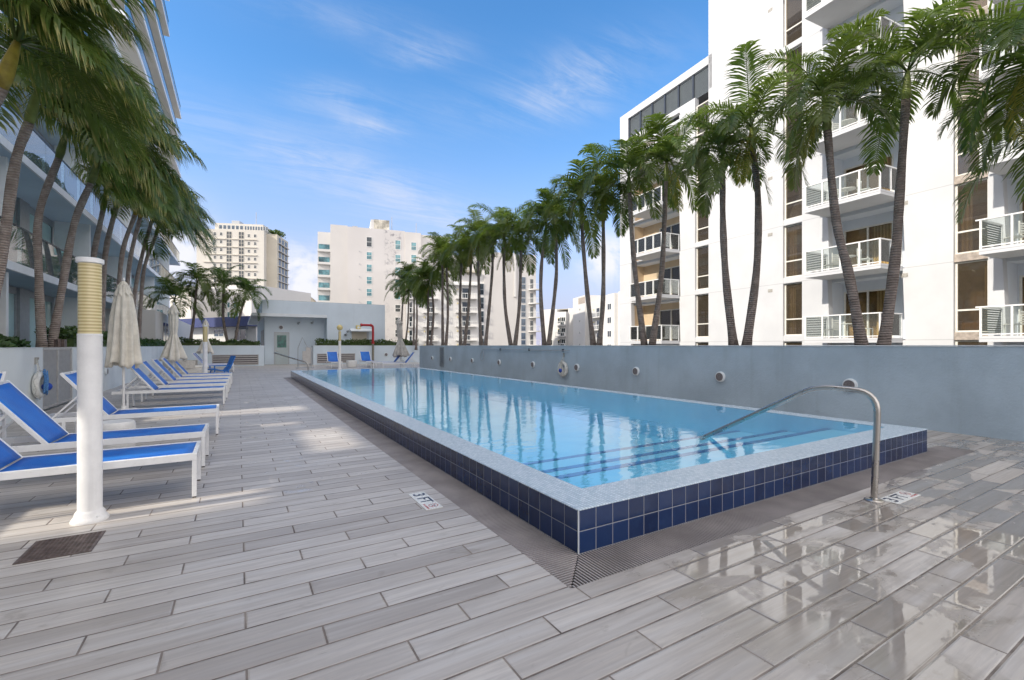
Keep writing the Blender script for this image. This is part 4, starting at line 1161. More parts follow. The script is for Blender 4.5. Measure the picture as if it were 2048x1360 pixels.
# ================================================================ LEFT BUILDING
lb = empty('apartment_building', (-5.4, 20, 0), 0, 'glass fronted building with long white balcony slabs along the left side', 'building')
lb.location=(0,0,0)
SX=-5.4; F0=3.74; FH=3.25; TH=.24; GXB=-6.9
def slab_end(k): return 60
low=[(F0+FH*k) for k in range(0,5)]
Y0=-14
SUN_SLOTS=[(4.2,5.35,5.1),(6.0,8.1,5.95),(8.5,9.1,5.6),(10.3,11.5,5.8)]      # unseen gaps added to throw sun patches on the deck: (from, to, lintel height)
mb=MB(); yy0=Y0
for (sa__,sb__,lh) in SUN_SLOTS+[(61,61,0)]:
    mb.box(-20,yy0,-9,GXB-.25,sa__,F0+FH*4-.25); yy0=sb__
    if lh: mb.box(GXB-.45,sa__,lh,GXB-.251,sb__,F0+FH*4-.25)
    if sa__==6.0: mb.box(GXB-.45,sa__,-9,GXB-.251,sb__,5.4)
mb.box(-20,34,F0+FH*4-.25,GXB-.25,61,F0+FH*8); mb.box(-20,34,F0+FH*8+.001,GXB-.25,51,46)
mb.build('core', M['left_wall'], lb)
for k in range(0,13):
    z=F0+FH*k; ya,yb=(Y0,60.5) if k<=4 else (33,60.5)
    yb = 61 if k < 5 else (62 if k < 8 else 52)
    mb=MB()
    if k==0:
        q0=ya
        for (sa__,sb__,lh) in SUN_SLOTS: mb.box(-7.14,q0,z-TH,SX,sa__,z); q0=sb__
        mb.box(-7.14,q0,z-TH,SX,yb,z)
    else: mb.box(-7.14,ya,z-TH,SX,yb,z)
    mb.build('balcony_slab', M['fascia'], lb)
    mb=MB(); mb.box(-7.0,(12 if k==0 else ya)+.05,z-TH-.006,SX-.06,yb-.05,z-TH-.002); mb.build('soffit', M['soffit'] if k<3 else M['soffit_bounce_lit'], lb)
    if k<=3 or k>4:
        # railing: glass, top rail, posts
        y=ya+.2; mb=MB(); mr=MB(); mp=MB()
        while y<yb-1.2:
            if k==0 and y<12: y+=1.93; continue
            ye=min(y+1.9,yb-.05); mb.box(SX-.09,y,z+.03,SX-.075,ye,z+1.08); y=ye+.03
        mb.build('glass_balustrade', M['rail_glass'], lb)
        mr.box(SX-.11,ya+.1,z+1.085,SX-.055,yb-.05,z+1.12); mr.build('top_rail', M['rail_dark'], lb)
# parapet on the lower roof
mb=MB(); mb.box(-7.2,Y0,F0+FH*4+.002,SX-.05,32.9,F0+FH*4+.35); mb.build('parapet', M['fascia'], lb)
mb=MB(); mb.box(-20,Y0,F0+FH*4-.24,-7.21,33.9,F0+FH*4+.1); mb.build('roof', M['roof_grey'], lb)
# glazing and partition walls per storey
for k in range(-1,4):
    z0=F0+FH*k; z1=z0+FH-TH-.01
    if k<0: z0=.5
    mb=MB(); mf=MB()
    y=Y0+.5 if k>0 else 12; i=0
    while y<60:
        wd=2.35 if i%3 else 2.9
        if i%3==2:
            mf.box(GXB-.24,y,z0,GXB+.1,y+.9,z1); y+=.9    # solid wall piece
        else:
            mb.box(GXB-.06,y+.1,z0+.1,GXB-.02,y+wd-.1,z1-.25)
            mf.box(GXB-.2,y,z0,GXB+.02,y+.095,z1); mf.box(GXB-.2,y+wd-.095,z0,GXB+.02,y+wd,z1); mf.box(GXB-.2,y+.096,z1-.245,GXB+.02,y+wd-.096,z1); mf.box(GXB-.2,y+.096,z0,GXB+.02,y+wd-.096,z0+.09)
            y+=wd+.002
        i+=1
    mb.build('glazing', M['teal'], lb); mf.build('glazing_frame', M['alu'], lb)
for k in range(-1,4):
    z0=F0+FH*k; z1=z0+FH-TH-.01
    if k<0: z0=.5
    for y in ((-6,2,9.5,18.5,27,36,45,54) if k>0 else (18.5,27,36,45,54)):
        mb=MB(); mb.box(GXB+.11,y,z0,SX-.25,y+.16,z1); mb.build('partition', M['fascia'], lb)
mb=MB(); mb.box(GXB-.2,33,F0+FH*4,GXB,60.4,F0+FH*8-.3); mb.box(GXB-.2,33,F0+FH*8-.299,GXB,51.2,46); mb.build('upper_wall', M['left_wall'], lb)
# white annex under the slabs near the far end
mb=MB(); mb.box(-6.8,34,.4,-4.2,60,F0-TH-.01); ax=mb.build('annex', M['cream_c'], lb)
for y in (37.2,38.6,42,43.4):
    mb=MB(); mb.box(-4.203,y,1.3,-4.19,y+1.0,2.9); mb.build('annex_window', M['glass_dark'], ax)

# ================================================================ RIGHT TOWER
PF=(25.01,0.0); DF=(math.sin(math.atan(.0959)), math.cos(math.atan(.0959)))
tw=empty('hotel_tower', (PF[0],PF[1],0), math.atan2(DF[1],DF[0]), 'tall sunlit white tower with bronze windows and glass balconies on the right', 'building')
def S(px, off=0):   # distance along facade; off outward
    n=(-DF[1],DF[0]); p0=(PF[0]+n[0]*off, PF[1]+n[1]*off)
    return hit(px,p0,DF)[0]
def face(zl): pass
FL=[1.65+3.25*k for k in range(-4,9)]
sE=S(1240); sStep=S(1428); NEAR=-14
strips=[(S(1976),S(1907)),(S(1604),S(1566)),(S(1417),S(1390))]
bays=[(2.35,S(2005)),(S(1805),S(1655)),(22.35,S(1262))]
ZTALL=FL[-1]+3.25; ZLOW=20.7
cuts=sorted(strips+bays)
T=.35
wallm=MB(); prev=NEAR
SL=.11
for i,(a,b) in enumerate(cuts+[(sE,None)]):
    isbay_prev = i>0 and cuts[i-1] in bays; isbay = (a,b) in bays
    for k in range(len(FL)):
        z0=FL[k]; z1=FL[k]+3.25
        if prev>=sStep-3 and i>=5: pass
        top_lim = ZLOW-2.6 if i>=5 else 99
        if z0>=top_lim: continue
        z1=min(z1,top_lim)
        l0=prev-(SL if isbay_prev else 0); l1=prev+(SL*.0 if isbay_prev else 0)
        r0=a-(SL if isbay else 0); r1=a
        # bottom shifted to the near side (smaller s)
        wallm.prism([(l0,z0),(r0,z0),(r1,z1),(l1,z1)],'y',-T,0)
    prev=b if b else prev
# low part: band round the screened roof terrace
sT0,sT1=S(1417.5),S(1256)
wallm.box(cuts[-2][1],-T,ZLOW-2.6,cuts[-1][0],0,ZLOW-2.599) if False else None
zb0=ZLOW-2.6
wallm.box(S(1390),-T,zb0,S(1390)+.001,0,zb0+.001) if False else None
# beam over bay A / strip 1, piers, top beam
a1=cuts[3][0] if False else strips[2][0]
# sections above top_lim for i>=5 handled here
wallm.box(bays[2][0],-T,zb0,sE,0,zb0+.35)
wallm.box(S(1424),-T,ZLOW-.55,sE,0,ZLOW)
wallm.box(S(1424),-T,zb0+.35,sT0,0,ZLOW-.55) if S(1424)<sT0 else None
wallm.box(sT1,-T,zb0+.35,sE,0,ZLOW-.55)
wallm.box(strips[2][1],-T,zb0,bays[2][0],0,zb0+.35)
# tall part wall between strip1's right edge ... end face
wallm.box(sE-.3,-14,-9,sE,-T-.002,ZLOW)                # far end wall of the low part
wallm.box(sStep-.02,-14,ZLOW,sStep+.25,-T-.002,ZTALL)
wallm.box(NEAR,-14.3,-9,sE,-14,ZLOW)
twall=wallm.build('wall', M['tower_white'], tw)
# the tall part above strip 1 : the pier between strips at i<5 reaches the top; close the step
mb=MB(); mb.box(strips[1][1],-T+.01,ZLOW-.01,sStep,-.004,ZTALL); mb.build('upper_wall', M['tower_white'], tw)
mb=MB(); mb.box(sStep,-13,ZLOW-.05,sE-.31,-T-.01,ZLOW-.02); mb.build('roof', M['roof_grey'], tw)
mb=MB(); mb.box(NEAR,-1.9,-9,sStep-.03,-1.75,ZTALL); mb.box(sStep,-1.9,-9,bays[2][0],-1.75,zb0); mb.box(bays[2][0],-2.6,-9,sE-.31,-2.45,zb0+.2); mb.build('interior_wall', M['room'], tw)
# floors
mb=MB()
for z in FL: mb.box(NEAR,-12,z-.22,sE-.31,-T-.01,z-.02) if z<zb0 else mb.box(NEAR,-12,z-.22,sStep-.03,-T-.01,z-.02)
mb.build('floor_plate', M['recess'], tw)
# window strips
for si,(a,b) in enumerate(strips):
    for k,z in enumerate(FL):
        if z<-2: continue
        if si==2 and z>zb0-.5: continue
        zt_=z+3.23
        if si==2: zt_=min(zt_,zb0-.01)
        mb=MB(); mb.box(a+.001,-T,z-.02,b-.001,-.06 if si==0 else -.02,z+.30); mb.build('spandrel', M['stone'] if si==0 else M['tower_white'], tw)
        f=.07; y0,y1=-.24,-.16
        mb=MB(); z0=z+.302
        mb.box(a,y0,z0,a+f,y1,zt_); mb.box(b-f,y0,z0,b,y1,zt_); mb.box(a+f,y0,z0,b-f,y1,z0+f); mb.box(a+f,y0,zt_-f,b-f,y1,zt_); mb.box(a+f,y0,z0+.88,b-f,y1,z0+.95)
        w_=mb.build('window', M['alu_white'], tw)
        rr_=random.Random(si*31+k)
        if rr_.random()<.75:
            mc=MB(); cw=(b-a)*rr_.uniform(.14,.42); side=rr_.random()<.5; n_=10
            for i in range(n_):
                q0=(a+f if side else b-f-cw)+cw*i/n_; q1=q0+cw/n_
                d0,d1=(-.40,-.45) if i%2 else (-.45,-.40)
                mc.quad((q0,d0,z0+.05),(q1,d1,z0+.05),(q1,d1,zt_-.04),(q0,d0,zt_-.04))
            mc.build('curtain', M['curtain'], w_)
        mb=MB(); mb.box(a+f-.01,-.205,z0+f-.01,b-f+.01,-.19,zt_-f+.01); mb.build('pane', M['bronze_glass'], w_)
# recessed bays
def bay(a,b,kind):
    DEP=1.33
    for k,z in enumerate(FL):
        if z<-2 or (kind=='A' and z>zb0-1): continue
        z1=z+3.25-.22
        # side walls + back wall with doors
        mb=MB()
        mb.box(a-.12,-DEP,z-.02,a-.002,-T-.001,z+3.23); mb.box(b+.002,-DEP,z-.02,b+.12,-T-.001,z+3.23)
        if kind=='A': da,db=b-3.6,b-.9
        else: da,db=b-2.28,b-.06
        if kind=='A': da,db=a+.9,a+3.4
        mb.box(a,-DEP-.12,z,da,-DEP,z1); mb.box(db,-DEP-.12,z,b,-DEP,z1); mb.box(da,-DEP-.12,z+2.55,db,-DEP,z1)
        mb.build('recess_wall', M['recess'] if kind!='A' else M['tan'], tw)
        f=.07; mb=MB(); y0,y1=-DEP-.09,-DEP+.02; zt_=z+2.545
        mid=(da+db)/2
        mb.box(da,y0,z+.02,da+f,y1,zt_); mb.box(db-f,y0,z+.02,db,y1,zt_); mb.box(da+f,y0,zt_-f,db-f,y1,zt_); mb.box(mid-f/2,y0,z+.02,mid+f/2,y1,zt_-f)
        w_=mb.build('sliding_door', M['alu_white'], tw)
        mb=MB(); mb.box(da+f,-DEP-.05,z+.02,db-f,-DEP-.04,zt_-f); mb.build('pane', M['patio_glass'], w_)
        mb=MB()
        x=da+.08; n=14; wdc=(mid-da)*(.55+.4*random.random())
        for i in range(n):
            xa_=x+wdc*i/n; xb_=x+wdc*(i+1)/n
            mb.quad((xa_,-DEP-.10-(.05 if i%2 else 0),z+.02),(xb_,-DEP-.10-(0 if i%2 else .05),z+.02),(xb_,-DEP-.10-(0 if i%2 else .05),zt_-.05),(xa_,-DEP-.10-(.05 if i%2 else 0),zt_-.05))
        mb.build('curtain', M['curtain'], tw)
        # balcony slab and railing
        pr_=1.8 if kind!='A' else 1.7
        ba,bb=(a-.02,b+.05) if kind!='A' else (a-.05,a+3.35)
        mb=MB(); mb.box(ba,.002,z-.12,bb,pr_,z+.10); mb.box(a,-DEP,z-.02,b,.001,z+.05)
        mb.build('balcony_slab', M['tower_white'], tw)
        zr=z+.10
        mb=MB(); rr=.05
        mb.box(ba,pr_-.07,zr+1.06,bb+.1,pr_,zr+1.11); mb.box(ba,.03,zr+1.06,ba+.07,pr_-.071,zr+1.11); mb.box(bb-.07,.03,zr+1.06,bb,pr_-.071,zr+1.11)
        mb.box(ba,pr_-.06,zr+.05,bb,pr_-.02,zr+.09)
        npst=5
        for i in range(npst):
            x=ba+.01+(bb-ba-.08)*i/(npst-1)
            mb.box(x,pr_-.065,zr,x+.06,pr_-.005,zr+1.058)
        mb.box(ba+.01,.03,zr,ba+.06,.09,zr+1.058); mb.box(ba+.01,pr_*.5,zr,ba+.05,pr_*.5+.05,zr+1.058); mb.box(bb-.06,.03,zr,bb-.01,.09,zr+1.058)
        rl=mb.build('balcony_railing', M['white_metal'], tw)
        mb=MB(); mb.box(ba+.07,pr_-.045,zr+.1,bb-.07,pr_-.035,zr+1.05); mb.box(ba+.03,.1,zr+.1,ba+.04,pr_-.08,zr+1.05); mb.build('balustrade_glass', M['rail_glass_clear'], rl)
        if kind!='A':
            mb=MB()
            for i in range(11): mb.box(bb-.045,.1,zr+.1+i*.088,bb-.02,pr_-.08,zr+.1+i*.088+.05)
            mb.box(bb-.5,pr_-.10,zr+.1,bb-.04,pr_-.08,zr+1.04) if False else None
            mb.build('privacy_louvre', M['louver_dark'], rl)
bay(bays[1][0],bays[1][1],'B'); bay(bays[0][0],bays[0][1],'C'); bay(bays[2][0],bays[2][1],'A')
# small wall vents under each line
for px in (1816,1545):
    for z in FL[3:]:
        s0=S(px); mb=MB(); mb.box(s0,.001,z-.42,s0+.28,.012,z-.24); mb.build('wall_vent', M['vent_tan'], tw)
# screened roof terrace louvres
mb=MB(); z=zb0+.36
while z<ZLOW-.56: mb.box(sT0+.05,-.2,z,sT1-.05,-.17,z+.028); z+=.095
mb.build('terrace_screen', M['louver_grey'], tw)
mb=MB()
for i in range(7): x=sT0+(sT1-sT0-.12)*i/6; mb.box(x,-.16,zb0+.351,x+.12,-.06,ZLOW-.551)
mb.build('screen_post', M['rail_dark'], tw)
# tinted lamp + sofa in windows: things inside the tower
nF=(-DF[1],DF[0])
def tower_pt(s_,off,z): return (PF[0]+DF[0]*s_+nF[0]*off, PF[1]+DF[1]*s_+nF[1]*off, z)
sa_=strips[0][0]
t=empty('armchair', tower_pt(sa_+.25,-.95,1.95), tw.rotation_euler.z, 'mustard yellow armchair behind the low window of the white tower at right', 'armchair')
mb=MB(); mb.box(.05,-.35,.06,.95,.35,.42); mb.build('seat', M['sofa'], t, bevel=.1)
mb=MB(); mb.box(-.12,-.35,.06,.16,.35,.95); mb.build('backrest', M['sofa'], t, bevel=.1)
# balcony furniture
def bchair():
    t=empty('balcony_chair',(0,0,0))
    mb=MB(); mb.box(-.24,-.24,.42,.24,.24,.46); mb.build('seat',M['plastic_white'],t)
    mb=MB()
    for k in range(5): mb.box(-.24,.22,.5+k*.09,.24,.245,.55+k*.09)
    mb.box(-.245,.215,.461,-.215,.25,.98); mb.box(.215,.215,.461,.245,.25,.98); mb.build('backrest',M['plastic_white'],t)
    for (x,y) in ((-.22,-.22),(.22,-.22),(-.22,.22),(.22,.22)):
        m2=MB(); m2.box(x-.018,y-.018,0,x+.018,y+.018,.419); m2.build('leg',M['plastic_white'],t)
    return t
def btable():
    t=empty('balcony_table',(0,0,0))
    mb=MB(); mb.lathe([(.34,.68),(.35,.69),(.35,.71),(.001,.712)],24); mb.build('table_top',M['plastic_white'],t)
    mb=MB(); mb.lathe([(.2,0),(.2,.02),(.03,.04),(.03,.679)],16); mb.build('pedestal',M['plastic_white'],t)
    return t
c0=bchair(); t0_=btable(); first=[True,True]
fln={1:'lowest',2:'second lowest',3:'third lowest',4:'fourth lowest',5:'fifth lowest'}
sb0,sb1=bays[1]; sc0,sc1=bays[0]
for nm,(a,b),where in (('B',bays[1],'balcony behind the nearest palm pair'),('C',bays[0],'balcony at the right edge')):
    for k,z in enumerate([1.65+3.25*i for i in range(0,5)]):
        for (ds,off,rz,kd,lb_) in ((b-a-.55,.55,R(75),'c','white chair beside the louvre'),(b-a-1.35,.75,R(0),'t','round white table'),(b-a-2.1,.7,R(-80),'c','white chair at the near end')):
            if kd=='c':
                o=c0 if first[0] else copy_tree(c0); first[0]=False
            else:
                o=t0_ if first[1] else copy_tree(t0_); first[1]=False
            o.location=tower_pt(a+ds,off,z+.102); o.rotation_euler=(0,0,tw.rotation_euler.z+rz)
            tag(o,f'{lb_} on the {fln[k+1]} {where}', 'chair' if kd=='c' else 'table', 'furniture on the tower balconies')

# ================================================================ UTILITY BUILDING
ub=empty('utility_building',(0,0,0),0,'low pale blue flat roofed building with a grey door beyond the pool','building')
UY=37.2; UZ=4.66
xl=at_y(524,UY)[0]; xr=at_y(770,UY)[0]; xm=at_y(654,UY)[0]; xc=at_y(503.5,UY)[0]
xd=at_y(529,UY+1.1)[0]
mb=MB()
mb.box(xm,UY,0,xr,UY+9,UZ)                                    # right block
mb.box(xl,UY+.002,3.72,xm-.001,UY+9,UZ-.002)                        # upper parapet over the recess
mb.box(xd,UY+1.1,0,xm-.001,UY+1.3,3.5)                            # recessed wall
mb.box(xd,UY+1.302,0,xd+.2,UY+16,3.5)                         # left side wall
mb.build('wall',M['stucco_util'],ub)
mb=MB(); mb.box(xc,UY-.03,3.5,xm-.002,UY+17,3.718); mb.build('canopy',M['cap'],ub)
mb=MB(); mb.box(xl+.15,UY+.2,UZ,xr-.15,UY+8.8,UZ+.02) if False else mb.box(xl+.02,UY+.03,UZ+.001,xr-.02,UY+8.9,UZ+.012); mb.build('roof',M['roof_grey'],ub)
dx0=at_y(548,UY+1.1)[0]; dx1=at_y(578.5,UY+1.1)[0]; DY=UY+1.1
mb=MB(); mb.box(dx0,DY-.05,.01,dx0+.08,DY-.002,2.4); mb.box(dx1-.08,DY-.05,.01,dx1,DY-.002,2.4); mb.box(dx0+.08,DY-.05,2.32,dx1-.08,DY-.002,2.4); mb.build('door_frame',M['alu'],ub)
mb=MB(); mb.box(dx0+.082,DY-.035,.02,dx1-.082,DY-.004,2.318); dr=mb.build('door',M['door'],ub)
mb=MB(); mb.box(dx0+.2,DY-.045,1.25,dx1-.2,DY-.036,2.16); mb.build('door_glass',M['door_glass'],dr)
mb=MB(); mb.box(dx0+.13,DY-.08,1.0,dx0+.22,DY-.036,1.04); mb.build('handle',M['steel'],dr)
for k in range(3):
    mb=MB(); yk=UY+2.2+k*1.9; mb.box(xd-.012,yk,1.0,xd-.002,yk+1.1,2.6); mb.build('side_window',M['glass_dark'],ub)
dx=at_y(702,UY)[0]; dxe=at_y(736,UY)[0]
mb=MB(); mb.prism([(UY-.5,2.50),(UY-.002,2.52),(UY-.002,2.72),(UY-.5,2.56)],'x',dx-.1,dxe+.25); mb.build('door_awning',M['cap'],ub)
mb=MB(); mb.box(dx+.05,UY-.02,.3,dxe-.1,UY-.002,2.48); mb.build('service_door',M['beige'],ub)
mb=MB(); mb.box(dxe-.09,UY-.021,.3,dxe+.06,UY-.002,2.48); mb.build('service_frame',M['alu'],ub)
def bulk(px,py,y,label,r=.12,mat='lens_grey'):
    p=at_y(px,y); z=zz(py,p[2]); o=wall_light(p[0],y-.002,z,0,label,r); return o
bulk(562,655,DY,'round wall lamp above the grey door of the utility building',.17)
def spot(px,py,y,label):
    p=at_y(px,y); t=empty('spotlight',(p[0],y,zz(py,p[2])),0,label,'spotlight','small spotlights on the utility building')
    mb=MB(); mb.box(-.06,-.04,-.02,.06,-.002,.1); mb.build('bracket',M['cap'],t)
    mb=MB(); mb.tube([(0,-.05,.05),(-.12,-.22,-.05)],[.05,.09],12); mb.build('lamp_head',M['alu'],t)
spot(599,646,DY,'small grey spotlight on the recessed wall, the one nearer the grey door')
spot(626,645,DY,'small grey spotlight on the recessed wall, the one farther from the grey door')
spot(697,662,UY,'upper small floodlight left of the awning on the utility building')
spot(693,669,UY,'lower small floodlight left of the awning on the utility building')
p=at_y(716,UY); t=empty('alarm_box',(p[0],UY,zz(655,p[2])),0,'yellow square lamp box above the awning on the utility building','lamp')
mb=MB(); mb.box(-.17,-.16,-.17,.17,-.002,.17); mb.build('box',M['yellow_box'],t,bevel=.02)
mb=MB(); mb.disc_y(0,-.18,0,.09,.019,16); mb.build('lens',M['cap'],t)
# standpipe
p=at_y(746,BW-.35); q=at_y(722,BW-.35); zt_=zz(650.5,p[2])
t=empty('standpipe',(p[0],BW-.35,0),0,'red painted standpipe on a grey post in front of the far wall','standpipe')
mb=MB(); mb.tube([(0,0,0),(0,0,1.55)],.085,14); mb.lathe([(.13,0),(.13,.05),(.09,.08)],16); mb.build('post',M['grey_pipe'],t,smooth=True)
mb=MB(); mb.tube(fillet([(0,0,1.552),(0,0,zt_),(q[0]-p[0],0,zt_)],.22),.085,14); mb.lathe([(.12,1.54),(.12,1.64)],16); mb.tube([(q[0]-p[0]-.04,0,zt_),(q[0]-p[0]+.08,0,zt_)],.12,14); mb.tube([(-.20,0,zt_),(-.12,0,zt_)],.115,14); mb.build('red_pipe',M['red_pipe'],t,smooth=True)
# gate / shower screens beside the far planter
gx0=at_y(612,BW-.2)[0]; gx1=at_y(626,BW-.2)[0]
t=empty('screen_gate',(gx0,BW+.05,0),0,'beige mesh gate panel beside the far planter wall','gate')
mb=MB(); ww=gx1-gx0
mb.box(0,0,.05,.05,.05,1.3); mb.box(ww-.05,0,.05,ww,.05,1.3); mb.box(.05,0,1.25,ww-.05,.05,1.3); mb.box(.05,0,.05,ww-.05,.05,.1); mb.build('frame',M['alu'],t)
mb=MB(); mb.box(.05,.02,.1,ww-.05,.03,1.25); mb.build('mesh_panel',M['louver'],t)
lx=at_y(596,31)[0]
t=empty('pool_lift',(lx,31,0),0,'tall grey pool lift frame standing between the pool and the grey door','pool lift')
mb=MB(); mb.tube([(0,0,0),(0,0,1.25),(.25,0,1.9),(.5,0,1.35)],.025,8); mb.tube([(.75,0,0),(.75,0,1.2),(.5,0,1.35)],.025,8); mb.build('mast',M['alu'],t)
mb=MB(); mb.box(.25,-.05,.35,.65,.02,1.05); mb.build('seat_panel',M['louver'],t)
mb=MB(); mb.box(-.1,-.2,.001,.9,.3,.05); mb.build('base_plate',M['alu'],t)

# ================================================================ FAR BUILDINGS
def frame_of(pxa, ta, pxb, tb):
    a=at_t(pxa,ta); b=at_t(pxb,tb); d=(b[0]-a[0],b[1]-a[1]); L=math.hypot(*d); d=(d[0]/L,d[1]/L); return a,d,L
class Far:
    """building block with its camera facing front along local x (y=0), body behind it at +y"""
    def __init__(s,name,pxa,ta,pxb,tb,label,cat='building',root=None):
        s.a,s.d,s.L=frame_of(pxa,ta,pxb,tb)
        s.root=empty(name,(s.a[0],s.a[1],0),math.atan2(s.d[1],s.d[0]),label,cat); s.cache={}
    def X(s,px): return hit(px,s.a,s.d)[0]
    def Z(s,px,py): return zz(py,hit(px,s.a,s.d)[1])
    def box(s,name,mat,*b):
        mb=MB()
        for q in b: mb.box(*q)
        return mb.build(name,M[mat],s.root)
    def win(s,x,z,w_,h_,glass='glass_dark',bars='v',y=0,frame='frame_white',f=None):
        key=(round(w_,2),round(h_,2),glass,bars,frame)
        if key in s.cache:
            a,b=s.cache[key]; a2=a.copy(); COL.objects.link(a2); a2.location=(x,y,z); b2=b.copy(); COL.objects.link(b2); b2.parent=a2; return a2
        f=f or max(.06,min(w_,h_)*.07)
        mb=MB(); mb.box(0,-.06,0,f,0,h_); mb.box(w_-f,-.06,0,w_,0,h_); mb.box(f,-.06,0,w_-f,0,f); mb.box(f,-.06,h_-f,w_-f,0,h_)
        if 'v' in bars: mb.box(w_/2-f*.4,-.055,f,w_/2+f*.4,0,h_-f)
        if 'h' in bars: mb.box(f,-.05,h_*.5-f*.4,w_-f,0,h_*.5+f*.4) if 'v' not in bars else (mb.box(f,-.05,h_*.5-f*.4,w_/2-f*.41,0,h_*.5+f*.4), mb.box(w_/2+f*.41,-.05,h_*.5-f*.4,w_-f,0,h_*.5+f*.4))
        a=mb.build('window',M[frame],s.root); a.location=(x,y,z)
        mb=MB(); mb.box(f,-.03,f,w_-f,-.004,h_-f); b=mb.build('pane',M[glass],a)
        s.cache[key]=(a,b); return a
# --- A : distant cream tower (left)
A=Far('tower_block',393,181,528,185,'tall distant cream tower with two dark window columns behind the far left palms')
zr=A.Z(528,462); L_=A.L
A.box('body','cream_a',(0,0,-9,L_,30,zr))
A.box('penthouse','cream_a',(A.X(425),2,zr,L_-1.0,24,A.Z(528,447)))
xs=A.X(536); A.box('side_wing','beige',(L_,3,-9,L_+4.0,17,zr-.5))
for r in range(14):
    zrow=A.Z(430,464)-3.1*r
    if zrow<8: break
    for px in (427,439.5): A.win(A.X(px),zrow-1.3,1.0,1.25,bars='h')
    for px in (495,507.5): A.win(A.X(px),zrow-1.3-.3,1.0,1.25,bars='h')
    for px in (452.5,477): A.win(A.X(px),zrow-2.4,2.1,2.9,bars='vh',glass='glass_dark',frame='ledge')
    A.box('floor_ledge','ledge',(A.X(407),-.35,zrow-2.7,A.X(452),0,zrow-2.45),(A.X(463.5),-.35,zrow-2.7,A.X(476.5),0,zrow-2.45),(A.X(488),-.35,zrow-2.7,A.X(514),0,zrow-2.45))
for k in range(6): A.win(A.X(433)+k*1.55,zr+.6,1.3,1.7,bars='',glass='glass_blue',y=2)
for k in range(9): A.win(A.X(485)+k*1.0,zr+.6,.8,1.6,bars='',glass='glass_blue',y=2)
mb=MB()
for r in range(16): mb.box(L_+4.0,4,zr-4-3.1*r,L_+4.7,16.5,zr-3.7-3.1*r); 
mb.build('side_balconies',M['cream_b'],A.root)
for q in range(3):
    mb=MB(); mb.box(L_+4.001,5+q*4,4,L_+4.05,7.4+q*4,zr-1.4); mb.build('side_glazing',M['glass_dark'],A.root)
mb=MB(); r_=random.Random(3); leaf_cloud(mb,L_+.3,L_+4.4,3.5,12,zr-.4,zr+1.7,500,.8,r_); mb.build('roof_planting',M['hedge'],A.root)
# --- B : mid cream block
B=Far('apartment_block',660.7,111.2,899,121,'wide cream apartment block with a peeling rooftop stack left of the right palm row')
zr=B.Z(740,457.5)
x1=B.X(695); x2=B.X(809); x3=B.X(841); L_=B.L
B.box('body','cream_b',(0,0,-9,x1,20,zr+.3),(x2,-.8,-9,x3,20,zr-.25),(x3,-.2,-9,L_,20,zr-.5))
B.box('stained_wall','stained',(x1,-.5,-9,x2-.001,19.9,zr))
B.box('side_bay','cream_c',(-2.9,1.2,-9,-.001,16,B.Z(651,462)))
for r in range(10):
    z=B.Z(651,470)-3.1*(r+1)-.6
    if z<0: break
    mb=MB(); mb.box(-2.9,.3,z-.2,-.02,1.19,z); mb.box(-2.9,.3,z+.01,-.02,.36,z+.35); mb.build('balcony',M['cream_c'],B.root)
    mb=MB(); mb.box(-2.7,1.17,z+.1,-.2,1.195,z+1.7); mb.build('balcony_glazing',M['glass_teal'],B.root)
sx=B.X(748); B.box('rooftop_stack','peeling',(sx,.4,zr,B.X(779),9,B.Z(764,439)))
B.box('stack_edge','cream_c',(sx-.7,.4,zr,sx-.01,9,B.Z(764,439)-.1))
for r,py in enumerate((475,504,528.5,553,577,601)):
    B.win(B.X(732.5),B.Z(740,py+16 if r else 495),B.X(744)-B.X(732.5),1.9 if r else 2.5,glass='glass_dark' if r==0 else 'glass_teal',bars='h',y=-.5,frame='frame_white')
for r in range(9):
    z=B.Z(795,500)-3.15*r
    B.win(B.X(789.5),z,B.X(801)-B.X(789.5),1.9 if r else 2.4,glass='glass_teal' if r<5 else 'glass_dark',bars='h',y=-.5)
    if r<2: B.win(B.X(821),z,B.X(832)-B.X(821),2.1,glass='glass_teal',bars='h',y=-.8)
for r in range(6): B.box('vent_pipe','alu',(B.X(718),-.62,B.Z(718,504)-3.1*r,B.X(718)+.18,-.5,B.Z(718,504)-3.1*r+.15))
B.box('roof_unit','alu',(B.X(705),5,zr,B.X(716),9,zr+1.6)); B.box('roof_unit','roof_grey',(B.X(815),5,zr-.25,B.X(826),9,zr+1.1)); B.box('antenna','alu',(B.X(786),4,zr,B.X(786)+.15,4.15,zr+4.5)); B.box('antenna','alu',(B.X(835),3,zr-.3,B.X(835)+.15,3.15,zr+3.2))
A.box('roof_unit','alu',(A.X(450),6,A.Z(528,447),A.X(466),12,A.Z(528,447)+2.2)); A.box('antenna','alu',(A.X(500),6,A.Z(528,447),A.X(500)+.2,6.2,A.Z(528,447)+6))
